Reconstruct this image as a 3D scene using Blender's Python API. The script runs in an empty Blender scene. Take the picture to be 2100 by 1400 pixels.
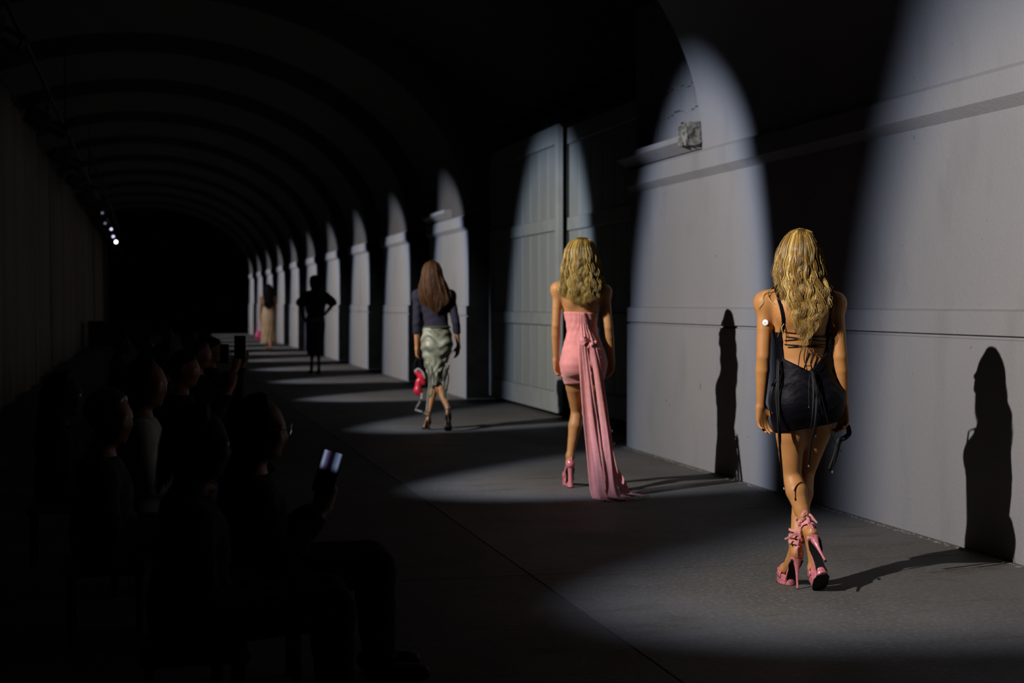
import bpy, math, random
import numpy as np
from mathutils import Vector, Matrix

random.seed(7)
RNG = np.random.default_rng(7)
SC = bpy.context.scene
COL = SC.collection
PI = math.pi

# ------------------------------------------------------------------ camera, world, lights, exposure
FPX = 3000.0                       # focal length in pixels of the 2100 px wide frame
EYE = 1.42
YAW = math.atan(750.0 / FPX)
cam_d = bpy.data.cameras.new('camera')
cam = bpy.data.objects.new('camera', cam_d); COL.objects.link(cam)
cam.location = (0, 0, EYE)
cam.rotation_euler = (math.radians(90) - math.atan(79.0 / FPX), 0, -YAW)
cam_d.sensor_width = 36.0
cam_d.lens = FPX / 2100 * 36.0
cam_d.clip_end = 300
cam_d.dof.use_dof = True
cam_d.dof.focus_distance = 7.4
cam_d.dof.aperture_fstop = 2.5
SC.camera = cam

world = bpy.data.worlds.new('night'); SC.world = world
world.use_nodes = True
world.node_tree.nodes['Background'].inputs[0].default_value = (0.010, 0.008, 0.006, 1)
world.node_tree.nodes['Background'].inputs[1].default_value = 0.02

SC.view_settings.view_transform = 'Standard'
SC.view_settings.look = 'None'
SC.view_settings.exposure = 0.0
SC.view_settings.gamma = 1.0
SC.view_settings.use_curve_mapping = False
SC.cycles.max_bounces = 5
SC.cycles.diffuse_bounces = 2
SC.cycles.use_denoising = True
SC.cycles.sample_clamp_indirect = 3.0
SC.cycles.caustics_reflective = False
SC.cycles.caustics_refractive = False

# every lamp: position on the truss, azimuth (from +X towards +Y), elevation, half angles of its shaped beam, power
LAMPX, LAMPZ = -1.2, 3.70
def lamp_rows():
    rows = [
        dict(y=4.90, az=20.0, el=-24.5, ha=17.0, hv=27.0, soft=0.42, p=1.2),
        dict(y=8.90, az=27.0, el=-24.0, ha=13.8, hv=25.0, soft=0.28, p=1.15),
        dict(y=13.05, az=38.5, el=-20.0, ha=11.5, hv=21.5, soft=0.26, p=1.4),
    ]
    y = 19.6
    while y < 68:
        rows.append(dict(y=y, az=26.0, el=-23.5, ha=12.4, hv=23.0, soft=0.22, p=1.12))
        y += 4.95
    return rows
LAMPS = lamp_rows()
SPOT_W = 1250.0

def beam_matrix(l):
    az, el = math.radians(l['az']), math.radians(l['el'])
    d = Vector((math.cos(az) * math.cos(el), math.sin(az) * math.cos(el), math.sin(el)))
    z = -d
    x = Vector((-math.sin(az), math.cos(az), 0))       # horizontal, towards the far end
    x = -x
    y = z.cross(x).normalized()
    R = Matrix((x, y, z)).transposed()
    return d, R

for l in LAMPS:
    d, R = beam_matrix(l)
    ld = bpy.data.lights.new('profile_spot', 'SPOT')
    ld.energy = SPOT_W * l['p']
    ld.spot_size = math.radians(64)
    ld.spot_blend = 0.0
    ld.shadow_soft_size = 0.02
    ld.use_nodes = True
    nt = ld.node_tree
    N = nt.nodes; L = nt.links
    em = [n for n in N if n.type == 'EMISSION'][0]
    tc = N.new('ShaderNodeTexCoord')
    sep = N.new('ShaderNodeSeparateXYZ'); L.new(tc.outputs['Normal'], sep.inputs[0])
    def mth(op, a, b=None, clamp=False):
        n = N.new('ShaderNodeMath'); n.operation = op; n.use_clamp = clamp
        for i, v in enumerate((a, b)):
            if v is None: continue
            if isinstance(v, (int, float)): n.inputs[i].default_value = v
            else: L.new(v, n.inputs[i])
        return n.outputs[0]
    za = mth('ABSOLUTE', sep.outputs['Z'])
    xs = mth('DIVIDE', mth('DIVIDE', sep.outputs['X'], za), math.tan(math.radians(l['ha'])))
    ys = mth('DIVIDE', mth('DIVIDE', sep.outputs['Y'], za), math.tan(math.radians(l['hv'])))
    r = mth('POWER', mth('ADD', mth('POWER', mth('ABSOLUTE', xs), 2.3), mth('POWER', mth('ABSOLUTE', ys), 2.3)), 1 / 2.3)
    ramp = N.new('ShaderNodeMapRange'); ramp.interpolation_type = 'SMOOTHSTEP'
    L.new(r, ramp.inputs['Value'])
    ramp.inputs['From Min'].default_value = 1 - l['soft']; ramp.inputs['From Max'].default_value = 1.0
    ramp.inputs['To Min'].default_value = 1.0; ramp.inputs['To Max'].default_value = 0.0
    cr = N.new('ShaderNodeValToRGB'); L.new(r, cr.inputs[0])
    cr.color_ramp.elements[0].position = 0.0; cr.color_ramp.elements[0].color = (1.0, 0.93, 0.86, 1)
    cr.color_ramp.elements[1].position = 1.0; cr.color_ramp.elements[1].color = (0.55, 0.72, 1.0, 1)
    e = cr.color_ramp.elements.new(0.62); e.color = (0.95, 0.93, 0.93, 1)
    e = cr.color_ramp.elements.new(0.86); e.color = (0.70, 0.80, 1.0, 1)
    L.new(cr.outputs[0], em.inputs['Color'])
    L.new(ramp.outputs[0], em.inputs['Strength'])
    lo = bpy.data.objects.new('profile_spot', ld); COL.objects.link(lo)
    lo.matrix_world = Matrix.Translation(Vector((LAMPX, l['y'], LAMPZ)) + d * 0.26) @ R.to_4x4()

# ------------------------------------------------------------------ helpers
def mat(name, col, rough=0.6, spec=0.4, metal=0.0, noise=0.0, nscale=8.0, bump=0.0, bscale=60.0, stretch=None,
        aniso=0.0, emit=None, estr=0.0, sheen=0.0, col2=None, sub=0.0, coat=0.0):
    m = bpy.data.materials.new(name); m.use_nodes = True
    nt = m.node_tree; N = nt.nodes; L = nt.links
    b = N['Principled BSDF']
    b.inputs['Base Color'].default_value = (*col, 1)
    b.inputs['Roughness'].default_value = rough
    b.inputs['Specular IOR Level'].default_value = spec
    b.inputs['Metallic'].default_value = metal
    b.inputs['Coat Weight'].default_value = coat
    b.inputs['Coat Roughness'].default_value = 0.12
    if sheen: b.inputs['Sheen Weight'].default_value = sheen
    if sub:
        b.inputs['Subsurface Weight'].default_value = sub
        b.inputs['Subsurface Radius'].default_value = (0.012, 0.005, 0.002)
        b.inputs['Subsurface Scale'].default_value = 1.0
    if emit:
        b.inputs['Emission Color'].default_value = (*emit, 1); b.inputs['Emission Strength'].default_value = estr
    if noise or bump:
        tc = N.new('ShaderNodeTexCoord'); mp = N.new('ShaderNodeMapping'); L.new(tc.outputs['Object'], mp.inputs[0])
        if stretch: mp.inputs['Scale'].default_value = stretch
    if noise:
        n = N.new('ShaderNodeTexNoise'); n.inputs['Scale'].default_value = nscale; n.inputs['Detail'].default_value = 6
        L.new(mp.outputs[0], n.inputs['Vector'])
        r = N.new('ShaderNodeValToRGB'); L.new(n.outputs[0], r.inputs[0])
        c2 = col2 if col2 else tuple(c * (1 - noise) for c in col)
        r.color_ramp.elements[0].position = 0.35; r.color_ramp.elements[0].color = (*c2, 1)
        r.color_ramp.elements[1].position = 0.65; r.color_ramp.elements[1].color = (*[min(1, c * (1 + noise * 0.4)) for c in col], 1)
        L.new(r.outputs[0], b.inputs['Base Color'])
    if bump:
        n2 = N.new('ShaderNodeTexNoise'); n2.inputs['Scale'].default_value = bscale; n2.inputs['Detail'].default_value = 4
        L.new(mp.outputs[0], n2.inputs['Vector'])
        bp = N.new('ShaderNodeBump'); bp.inputs['Strength'].default_value = bump; bp.inputs['Distance'].default_value = 0.01
        L.new(n2.outputs[0], bp.inputs['Height']); L.new(bp.outputs[0], b.inputs['Normal'])
    return m

def plaster(name, col, spots=True):
    """painted rough plaster with stains, small chips and a fine relief"""
    m = mat(name, col, rough=0.85, spec=0.2)
    nt = m.node_tree; N = nt.nodes; L = nt.links; b = N['Principled BSDF']
    tc = N.new('ShaderNodeTexCoord')
    def noise(scale, detail, sc=(1, 1, 1)):
        mp = N.new('ShaderNodeMapping'); L.new(tc.outputs['Object'], mp.inputs[0]); mp.inputs['Scale'].default_value = sc
        n = N.new('ShaderNodeTexNoise'); n.inputs['Scale'].default_value = scale; n.inputs['Detail'].default_value = detail
        L.new(mp.outputs[0], n.inputs['Vector']); return n.outputs[0]
    def ramp(v, p0, c0, p1, c1):
        r = N.new('ShaderNodeValToRGB'); L.new(v, r.inputs[0])
        r.color_ramp.elements[0].position = p0; r.color_ramp.elements[0].color = (c0, c0, c0, 1)
        r.color_ramp.elements[1].position = p1; r.color_ramp.elements[1].color = (c1, c1, c1, 1); return r.outputs[0]
    def mul(a, c):
        x = N.new('ShaderNodeMix'); x.data_type = 'RGBA'; x.blend_type = 'MULTIPLY'; x.inputs[0].default_value = 1
        L.new(a, x.inputs[6]) if not isinstance(a, tuple) else setattr(x.inputs[6], 'default_value', a)
        L.new(c, x.inputs[7]); return x.outputs[2]
    c = mul((*col, 1), ramp(noise(0.9, 5, (1, 1, 0.6)), 0.3, 0.9, 0.7, 1.0))
    c = mul(c, ramp(noise(3.0, 8, (1, 1, 0.35)), 0.30, 0.90, 0.46, 1.0))
    c = mul(c, ramp(noise(300, 2), 0.3, 0.86, 0.7, 1.0))
    if spots: c = mul(c, ramp(noise(26, 3, (1, 1, 0.5)), 0.235, 0.15, 0.25, 1.0))
    L.new(c, b.inputs['Base Color'])
    bp = N.new('ShaderNodeBump'); bp.inputs['Strength'].default_value = 0.5; bp.inputs['Distance'].default_value = 0.006
    L.new(noise(45, 6), bp.inputs['Height'])
    bp2 = N.new('ShaderNodeBump'); bp2.inputs['Strength'].default_value = 0.35; bp2.inputs['Distance'].default_value = 0.003
    L.new(noise(170, 3), bp2.inputs['Height']); L.new(bp.outputs[0], bp2.inputs['Normal'])
    L.new(bp2.outputs[0], b.inputs['Normal'])
    return m

def mesh_obj(name, V, F, m=None, parent=None, smooth=False, mats=None, fm=None):
    me = bpy.data.meshes.new(name)
    if isinstance(V, np.ndarray): V = V.tolist()
    if isinstance(F, np.ndarray): F = F.tolist()
    me.from_pydata(V, [], F)
    if mats:
        for k in mats: me.materials.append(k)
        if fm is not None: me.polygons.foreach_set('material_index', fm)
    elif m: me.materials.append(m)
    if smooth: me.polygons.foreach_set('use_smooth', [True] * len(me.polygons))
    me.update()
    o = bpy.data.objects.new(name, me); COL.objects.link(o)
    if parent: o.parent = parent
    return o

def empty(name, loc=(0, 0, 0), rz=0.0):
    o = bpy.data.objects.new(name, None); COL.objects.link(o)
    o.location = loc; o.rotation_euler = (0, 0, rz); o.empty_display_size = 0.2
    return o

def tag(o, label=None, cat=None, group=None, kind=None):
    if label: o['label'] = label
    if cat: o['category'] = cat
    if group: o['group'] = group
    if kind: o['kind'] = kind
    return o

class MB:
    """collects boxes, prisms, tubes and lathes, then links them as one mesh object"""
    def __init__(s): s.V = []; s.F = []
    def add(s, V, F):
        n = len(s.V); s.V += [tuple(v) for v in V]; s.F += [tuple(i + n for i in f) for f in F]; return s
    def box(s, a, b, bev=0.0):
        x0, y0, z0 = a; x1, y1, z1 = b
        if bev <= 0:
            V = [(x0, y0, z0), (x1, y0, z0), (x1, y1, z0), (x0, y1, z0), (x0, y0, z1), (x1, y0, z1), (x1, y1, z1), (x0, y1, z1)]
            F = [(0, 3, 2, 1), (4, 5, 6, 7), (0, 1, 5, 4), (1, 2, 6, 5), (2, 3, 7, 6), (3, 0, 4, 7)]
            return s.add(V, F)
        c = bev
        sec = [(x0 + c, y0), (x1 - c, y0), (x1, y0 + c), (x1, y1 - c), (x1 - c, y1), (x0 + c, y1), (x0, y1 - c), (x0, y0 + c)]
        cx, cy = (x0 + x1) / 2, (y0 + y1) / 2
        V = []
        for z, k in ((z0, c), (z0 + c, 0), (z1 - c, 0), (z1, c)):
            for x, y in sec:
                V.append((x - k * np.sign(x - cx), y - k * np.sign(y - cy), z))
        F = [tuple(range(7, -1, -1)), tuple(range(24, 32))]
        for r in range(3):
            for i in range(8):
                j = (i + 1) % 8; F.append((r * 8 + i, r * 8 + j, r * 8 + 8 + j, r * 8 + 8 + i))
        return s.add(V, F)
    def tube(s, pts, rad, sides=8, cap=True, flat=1.0, up=(0, 0, 1)):
        P = [Vector(p) for p in pts]; n = len(P)
        R = [rad] * n if isinstance(rad, (int, float)) else list(rad)
        V = []; F = []
        t = (P[1] - P[0]).normalized(); u = Vector(up)
        if abs(t.dot(u)) > 0.95: u = Vector((1, 0, 0))
        a = (u - t * u.dot(t)).normalized()
        for i in range(n):
            t = (P[min(i + 1, n - 1)] - P[max(i - 1, 0)])
            t = t.normalized() if t.length > 1e-9 else Vector((0, 0, 1))
            a = (a - t * a.dot(t)).normalized(); b = t.cross(a)
            for k in range(sides):
                w = 2 * PI * k / sides
                V.append(P[i] + (a * math.cos(w) * flat + b * math.sin(w)) * R[i])
        for i in range(n - 1):
            for k in range(sides):
                j = (k + 1) % sides
                F.append((i * sides + k, i * sides + j, (i + 1) * sides + j, (i + 1) * sides + k))
        if cap:
            F.append(tuple(range(sides - 1, -1, -1))); F.append(tuple((n - 1) * sides + k for k in range(sides)))
        return s.add(V, F)
    def ext(s, prof, y0, y1):
        """closed profile [(x, z)] extruded along Y"""
        n = len(prof)
        V = [(x, y0, z) for x, z in prof] + [(x, y1, z) for x, z in prof]
        F = [tuple(range(n)), tuple(range(2 * n - 1, n - 1, -1))]
        for i in range(n):
            j = (i + 1) % n; F.append((j, i, n + i, n + j))
        return s.add(V, F)
    def build(s, name, m=None, parent=None, smooth=False):
        return mesh_obj(name, s.V, s.F, m, parent, smooth)

def shade_auto(o, deg=35):
    me = o.data
    me.polygons.foreach_set('use_smooth', [True] * len(me.polygons))
    me.set_sharp_from_angle(angle=math.radians(deg))

# ------------------------------------------------------------------ the setting
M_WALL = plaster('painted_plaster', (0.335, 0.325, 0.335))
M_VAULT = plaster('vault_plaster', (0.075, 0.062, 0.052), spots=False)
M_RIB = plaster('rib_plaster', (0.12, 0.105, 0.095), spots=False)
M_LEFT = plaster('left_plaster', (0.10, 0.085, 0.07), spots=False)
M_DARK = mat('niche_shade_concrete', (0.020, 0.018, 0.016), rough=0.95, spec=0.1, noise=0.4, nscale=3, bump=0.4)  # near-black colour carries the shade of recesses and pier sides
M_DOOR = mat('painted_board', (0.30, 0.32, 0.31), rough=0.55, spec=0.35, noise=0.12, nscale=3, bump=0.25, bscale=50, stretch=(1, 1, 0.15))
M_DOORTRIM = mat('painted_frame', (0.33, 0.35, 0.345), rough=0.5, spec=0.35, noise=0.1, nscale=4, bump=0.2, bscale=60)
M_CHIP = mat('broken_concrete', (0.23, 0.22, 0.20), rough=0.95, spec=0.1, noise=0.7, nscale=30, bump=1.0, bscale=60)

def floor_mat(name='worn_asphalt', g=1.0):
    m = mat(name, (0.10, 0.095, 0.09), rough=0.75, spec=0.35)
    nt = m.node_tree; N = nt.nodes; L = nt.links; b = N['Principled BSDF']
    tc = N.new('ShaderNodeTexCoord')
    def noise(scale, detail, sc=(1, 1, 1), rough=0.55):
        mp = N.new('ShaderNodeMapping'); L.new(tc.outputs['Object'], mp.inputs[0]); mp.inputs['Scale'].default_value = sc
        n = N.new('ShaderNodeTexNoise'); n.inputs['Scale'].default_value = scale; n.inputs['Detail'].default_value = detail
        n.inputs['Roughness'].default_value = rough
        L.new(mp.outputs[0], n.inputs['Vector']); return n.outputs[0]
    def mixc(f, a, c):
        x = N.new('ShaderNodeMix'); x.data_type = 'RGBA'; L.new(f, x.inputs[0])
        for i, v in ((6, a), (7, c)):
            if isinstance(v, tuple): x.inputs[i].default_value = (*v, 1)
            else: L.new(v, x.inputs[i])
        return x.outputs[2]
    def step(v, p0, p1):
        r = N.new('ShaderNodeMapRange'); L.new(v, r.inputs[0]); r.inputs[1].default_value = p0; r.inputs[2].default_value = p1; return r.outputs[0]
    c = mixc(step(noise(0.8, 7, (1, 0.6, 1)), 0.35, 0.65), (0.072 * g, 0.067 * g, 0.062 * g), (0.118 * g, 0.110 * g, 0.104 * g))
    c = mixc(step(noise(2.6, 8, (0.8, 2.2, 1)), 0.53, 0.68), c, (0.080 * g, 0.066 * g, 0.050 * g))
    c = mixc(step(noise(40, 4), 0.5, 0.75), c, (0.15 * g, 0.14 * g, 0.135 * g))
    c = mixc(step(noise(90, 1), 0.74, 0.77), c, (0.32, 0.31, 0.30))
    L.new(c, b.inputs['Base Color'])
    L.new(step(noise(3, 5), 0.2, 1.0), b.inputs['Roughness'])
    rr = N.new('ShaderNodeMapRange'); L.new(noise(2.2, 5), rr.inputs[0]); rr.inputs[3].default_value = 0.55; rr.inputs[4].default_value = 0.9
    L.new(rr.outputs[0], b.inputs['Roughness'])
    bp = N.new('ShaderNodeBump'); bp.inputs['Strength'].default_value = 0.35; bp.inputs['Distance'].default_value = 0.008
    L.new(noise(30, 8), bp.inputs['Height']); L.new(bp.outputs[0], b.inputs['Normal'])
    return m
M_FLOOR = floor_mat()
M_FLOOR_L = floor_mat('shade_toned_asphalt', 0.6)  # same asphalt, colour lowered to carry the shade on the left

Y0, Y1 = -3.0, 84.0
WX = 4.60
fl = MB().box((-6.0, Y0, -0.12), (6.2, Y1, -0.035)).build('floor', M_DARK); tag(fl, 'grey worn concrete tunnel floor', kind='structure')
sl_y = [Y0]
while sl_y[-1] < Y1 - 6: sl_y.append(sl_y[-1] + random.uniform(4.8, 6.4))
sl_y[-1] = Y1
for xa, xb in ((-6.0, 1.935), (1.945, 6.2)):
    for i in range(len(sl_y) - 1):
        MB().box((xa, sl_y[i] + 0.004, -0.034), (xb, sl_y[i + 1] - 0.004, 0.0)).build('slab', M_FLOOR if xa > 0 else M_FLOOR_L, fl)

CAPZ = 2.73
PROF = [(WX, -0.02), (WX, 1.212), (WX + 0.022, 1.218), (WX + 0.022, 1.232), (WX, 1.238), (WX, 1.372), (WX + 0.035, 1.385),
        (WX + 0.035, 2.495), (WX - 0.025, 2.555), (WX - 0.025, 2.70), (WX + 0.01, CAPZ), (6.1, CAPZ), (6.1, -0.02)]
PIERS = [(Y0, 13.72), (21.2, 24.3)]
y = 26.15
while y < 67:
    PIERS.append((y, y + 3.1)); y += 4.95
RIBS = [(Y0, -0.6), (2.6, 4.4), (6.4, 11.75)] + PIERS[1:]
wr = MB().box((5.9, Y0, 0), (6.15, Y1, 6.4)).build('wall_right', M_DARK); tag(wr, 'right side wall behind the row of piers', kind='structure')
wl = MB().box((-6.15, Y0, 0), (-5.9, Y1, 6.4)).build('wall_left', M_DARK); tag(wl, 'left side wall behind the row of piers', kind='structure')
for a, b in PIERS:
    mb = MB(); mb.ext(PROF, a, b); p = mb.build('pier', M_WALL, wr)
    shade_auto(p, 30)
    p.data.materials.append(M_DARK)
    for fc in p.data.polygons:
        if abs(fc.normal.y) > 0.9: fc.material_index = 1  # side faces coloured near black in place of the shade on them
    if a > 10:
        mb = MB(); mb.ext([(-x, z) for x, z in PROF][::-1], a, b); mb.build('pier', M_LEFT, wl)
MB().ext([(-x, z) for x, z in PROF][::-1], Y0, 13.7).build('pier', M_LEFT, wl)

# vault: a raised barrel between the ribs, the ribs standing proud of it
def ell(a, b, n, z0=CAPZ):
    return [(a * math.cos(PI * k / n), z0 + b * math.sin(PI * k / n)) for k in range(n + 1)]
RA, RB = WX + 0.01, 3.02
outer = ell(5.25, 3.42, 64)
vl = MB(); n = len(outer)
V = []; F = []
ys = [Y0, Y1]
thick = ell(5.45, 3.62, 64)
vl.ext([(5.95, CAPZ)] + outer + [(-5.95, CAPZ), (-5.95, CAPZ + 0.2)] + thick[::-1] + [(5.95, CAPZ + 0.2)], Y0, Y1)
ceil = vl.build('ceiling', M_VAULT); tag(ceil, 'dark barrel vault ceiling with ribs', kind='structure'); shade_auto(ceil, 25)
inner = ell(RA, RB, 72)
for a, b in RIBS:
    mb = MB(); o_ = ell(5.32, 3.49, 72)
    m_ = len(inner); VV = []
    for yy in (a, b):
        VV += [(x, yy, z) for x, z in inner] + [(x, yy, z) for x, z in o_]
    FF = []
    S = 2 * m_
    for i in range(m_ - 1):
        FF.append((i, i + 1, S + i + 1, S + i))
        FF.append((i, m_ + i, m_ + i + 1, i + 1)); FF.append((S + i, S + i + 1, S + m_ + i + 1, S + m_ + i))
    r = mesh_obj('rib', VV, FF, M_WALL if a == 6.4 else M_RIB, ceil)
    shade_auto(r, 25)
we = MB().box((-6, Y1 - 0.3, 0), (6, Y1, 6.5)).build('wall_end', M_DARK); tag(we, 'black far end of the tunnel', kind='structure')

# lunette with formed boards above the end of the near wall, with its ledge
lun = MB().box((4.70, 11.75, CAPZ), (6.0, 13.72, 5.9)).build('lunette', M_WALL, wr)
bd_me = None
for col in range(22):
    for row in range(12):
        y0 = 11.76 + col * 0.088
        z0 = 2.90 + row * 0.23 + 0.02 * math.sin(col * 0.9) + random.uniform(-0.008, 0.008)
        if bd_me is None:
            ob = MB().box((-0.010, 0.0015, 0.002), (0.03, 0.0865, 0.228), 0.003).build('board', M_WALL, wr); bd_me = ob.data
        else:
            ob = bpy.data.objects.new('board', bd_me); COL.objects.link(ob); ob.parent = wr
        ob.location = (4.686 + random.uniform(-0.003, 0.004), y0, z0)
def ledge(y0, y1, chip=True):
    mb = MB(); mb.ext([(4.49, 2.815), (4.49, 2.865), (4.72, 2.885), (4.72, 2.735), (4.60, 2.738)], y0, y1)
    l = mb.build('ledge', M_WALL, wr)
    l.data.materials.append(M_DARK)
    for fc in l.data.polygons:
        if fc.normal.z < -0.5: fc.material_index = 1  # downward faces coloured near black for shade and dark staining
    if chip:
        rr = np.random.default_rng(3); mb = MB(); V = []; F = []
        nx, ny, nz = 4, 7, 6
        def jit(p): return tuple(np.array(p) + rr.uniform(-.014, .014, 3))
        for (ax, fix) in ((0, 0), (1, 0), (1, 1), (2, 0), (2, 1)):
            n1, n2 = [(ny, nz), (nx, nz), (nx, ny)][ax]; b0 = len(V)
            for i in range(n1):
                for k in range(n2):
                    a, c_ = i / (n1 - 1), k / (n2 - 1)
                    p = [(0, a, c_), (a, fix, c_), (a, c_, fix)][ax]
                    V.append(jit((4.475 + 0.20 * p[0], y0 - 0.03 + 0.24 * p[1] * (1 - 0.25 * p[2]), 2.77 + 0.19 * p[2])))
            for i in range(n1 - 1):
                for k in range(n2 - 1):
                    q = b0 + i * n2 + k; F.append((q, q + 1, q + n2 + 1, q + n2))
        mb.add(V, F)
        c = mb.build('broken_concrete', M_CHIP, wr)
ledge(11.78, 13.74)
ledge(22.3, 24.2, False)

# recessed bay with the tall sliding door
bayw = MB()
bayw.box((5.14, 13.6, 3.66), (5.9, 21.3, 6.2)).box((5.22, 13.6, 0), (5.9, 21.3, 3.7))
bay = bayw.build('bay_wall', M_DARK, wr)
MB().box((4.98, 13.6, 3.60), (5.2, 21.2, 3.78), 0.01).box((4.90, 13.6, 3.72), (5.16, 21.2, 3.86), 0.01).build('door_track', M_DARK, wr)
def door_leaf(name, x, y0, y1, z0, z1, label):
    d = empty(name, (x, (y0 + y1) / 2, 0)); tag(d, label, kind='structure')
    w = (y1 - y0) / 2
    nb = 8; bw = (2 * w - 0.24) / nb
    sh = {}
    rails = [(z0, z0 + 0.26), (1.14, 1.30), (2.32, 2.48), (z1 - 0.24, z1)]
    for k in range(3):
        za, zb = rails[k][1], rails[k + 1][0]
        me = None
        for i in range(nb):
            ya = -w + 0.12 + i * bw
            if me is None:
                o = MB().box((0.0, 0.008, za + 0.002), (0.05, bw - 0.008, zb - 0.002), 0.006).build('board', M_DOOR, d); me = o.data
            else:
                o = bpy.data.objects.new('board', me); COL.objects.link(o); o.parent = d
            o.location = (0.012, ya, 0)
    MB().box((0.035, -w + 0.02, z0 + 0.02), (0.07, w - 0.02, z1 - 0.02)).build('backing', M_DARK, d)
    for za, zb in rails:
        MB().box((-0.018, -w + 0.12, za), (0.05, w - 0.12, zb), 0.005).build('rail', M_DOORTRIM, d)
    for ya in (-w, w - 0.12):
        MB().box((-0.02, ya, z0), (0.055, ya + 0.12, z1), 0.005).build('stile', M_DOORTRIM, d)
    for s in (1,):
        MB().box((-0.06, -w + 0.035, 1.0), (-0.02, -w + 0.07, 1.22), 0.006).build('door_handle', M_CHIP, d)
    return d
door_leaf('door_1', 4.96, 17.45, 21.15, 0.05, 3.63, 'tall pale panelled sliding door leaf in the recessed bay')
door_leaf('door_2', 5.10, 13.75, 17.65, 0.12, 3.63, 'second door leaf set back behind the first one')

# loose dirt along the foot of the near wall
rr = np.random.default_rng(11)
mb = MB()
yy = 4.0
while yy < 13.7:
    s = rr.uniform(0.004, 0.016)
    for k in range(3):
        c = np.array([WX - rr.uniform(0.03, 0.065), yy + rr.uniform(-.03, .03), 0.0])
        V = []
        for i in range(5):
            w = 2 * PI * i / 5; V.append((c[0] + math.cos(w) * s * rr.uniform(.5, 1.2), c[1] + math.sin(w) * s * rr.uniform(1, 2.5), 0.0))
        V.append((c[0], c[1], s * rr.uniform(.2, .6)))
        mb.add(V, [(i, (i + 1) % 5, 5) for i in range(5)])
    yy += 0.035
dirt = mb.build('dirt', M_CHIP); tag(dirt, 'thin line of crumbled dirt along the foot of the near wall', 'dirt', kind='stuff')

# ------------------------------------------------------------------ bodies: one continuous implicit surface each
def surface_nets(Fd, org, h):
    """Fd: 3-D numpy field, negative inside -> verts, quads"""
    ins = Fd < 0
    nx, ny, nz = Fd.shape
    c = np.zeros((nx - 1, ny - 1, nz - 1), np.uint8)
    for dx in (0, 1):
        for dy in (0, 1):
            for dz in (0, 1):
                c += ins[dx:nx - 1 + dx, dy:ny - 1 + dy, dz:nz - 1 + dz]
    act = (c > 0) & (c < 8)
    idx = np.full(c.shape, -1, np.int64)
    I = np.argwhere(act)
    idx[act] = np.arange(len(I))
    P = np.zeros((len(I), 3)); W = np.zeros(len(I))
    off = [(0, 0, 0), (1, 0, 0), (0, 1, 0), (1, 1, 0), (0, 0, 1), (1, 0, 1), (0, 1, 1), (1, 1, 1)]
    edges = [(0, 1), (2, 3), (4, 5), (6, 7), (0, 2), (1, 3), (4, 6), (5, 7), (0, 4), (1, 5), (2, 6), (3, 7)]
    vals = [Fd[I[:, 0] + o[0], I[:, 1] + o[1], I[:, 2] + o[2]] for o in off]
    for a, b in edges:
        va, vb = vals[a], vals[b]
        m = (va < 0) != (vb < 0)
        t = np.where(m, va / np.where(m, va - vb, 1), 0)
        oa, ob = np.array(off[a]), np.array(off[b])
        P += np.where(m[:, None], oa + t[:, None] * (ob - oa), 0); W += m
    P = (I + P / W[:, None]) * h + np.array(org)
    Q = []
    for ax in range(3):
        sl0 = [slice(1, -1)] * 3; sl1 = [slice(1, -1)] * 3
        sl0[ax] = slice(0, -1); sl1[ax] = slice(1, None)
        a = ins[tuple(sl0)]; b = ins[tuple(sl1)]
        E = np.argwhere(a != b)
        if len(E) == 0: continue
        s_in = a[tuple(E.T)]
        E = E + 1; E[:, ax] -= 1
        u, v = [(1, 2), (2, 0), (0, 1)][ax]
        def g(du, dv):
            e = E.copy(); e[:, u] += du; e[:, v] += dv
            return idx[tuple(e.T)]
        q = np.stack([g(-1, -1), g(0, -1), g(0, 0), g(-1, 0)], 1)
        q[~s_in] = q[~s_in][:, ::-1]
        Q.append(q)
    return P, np.concatenate(Q)

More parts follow.
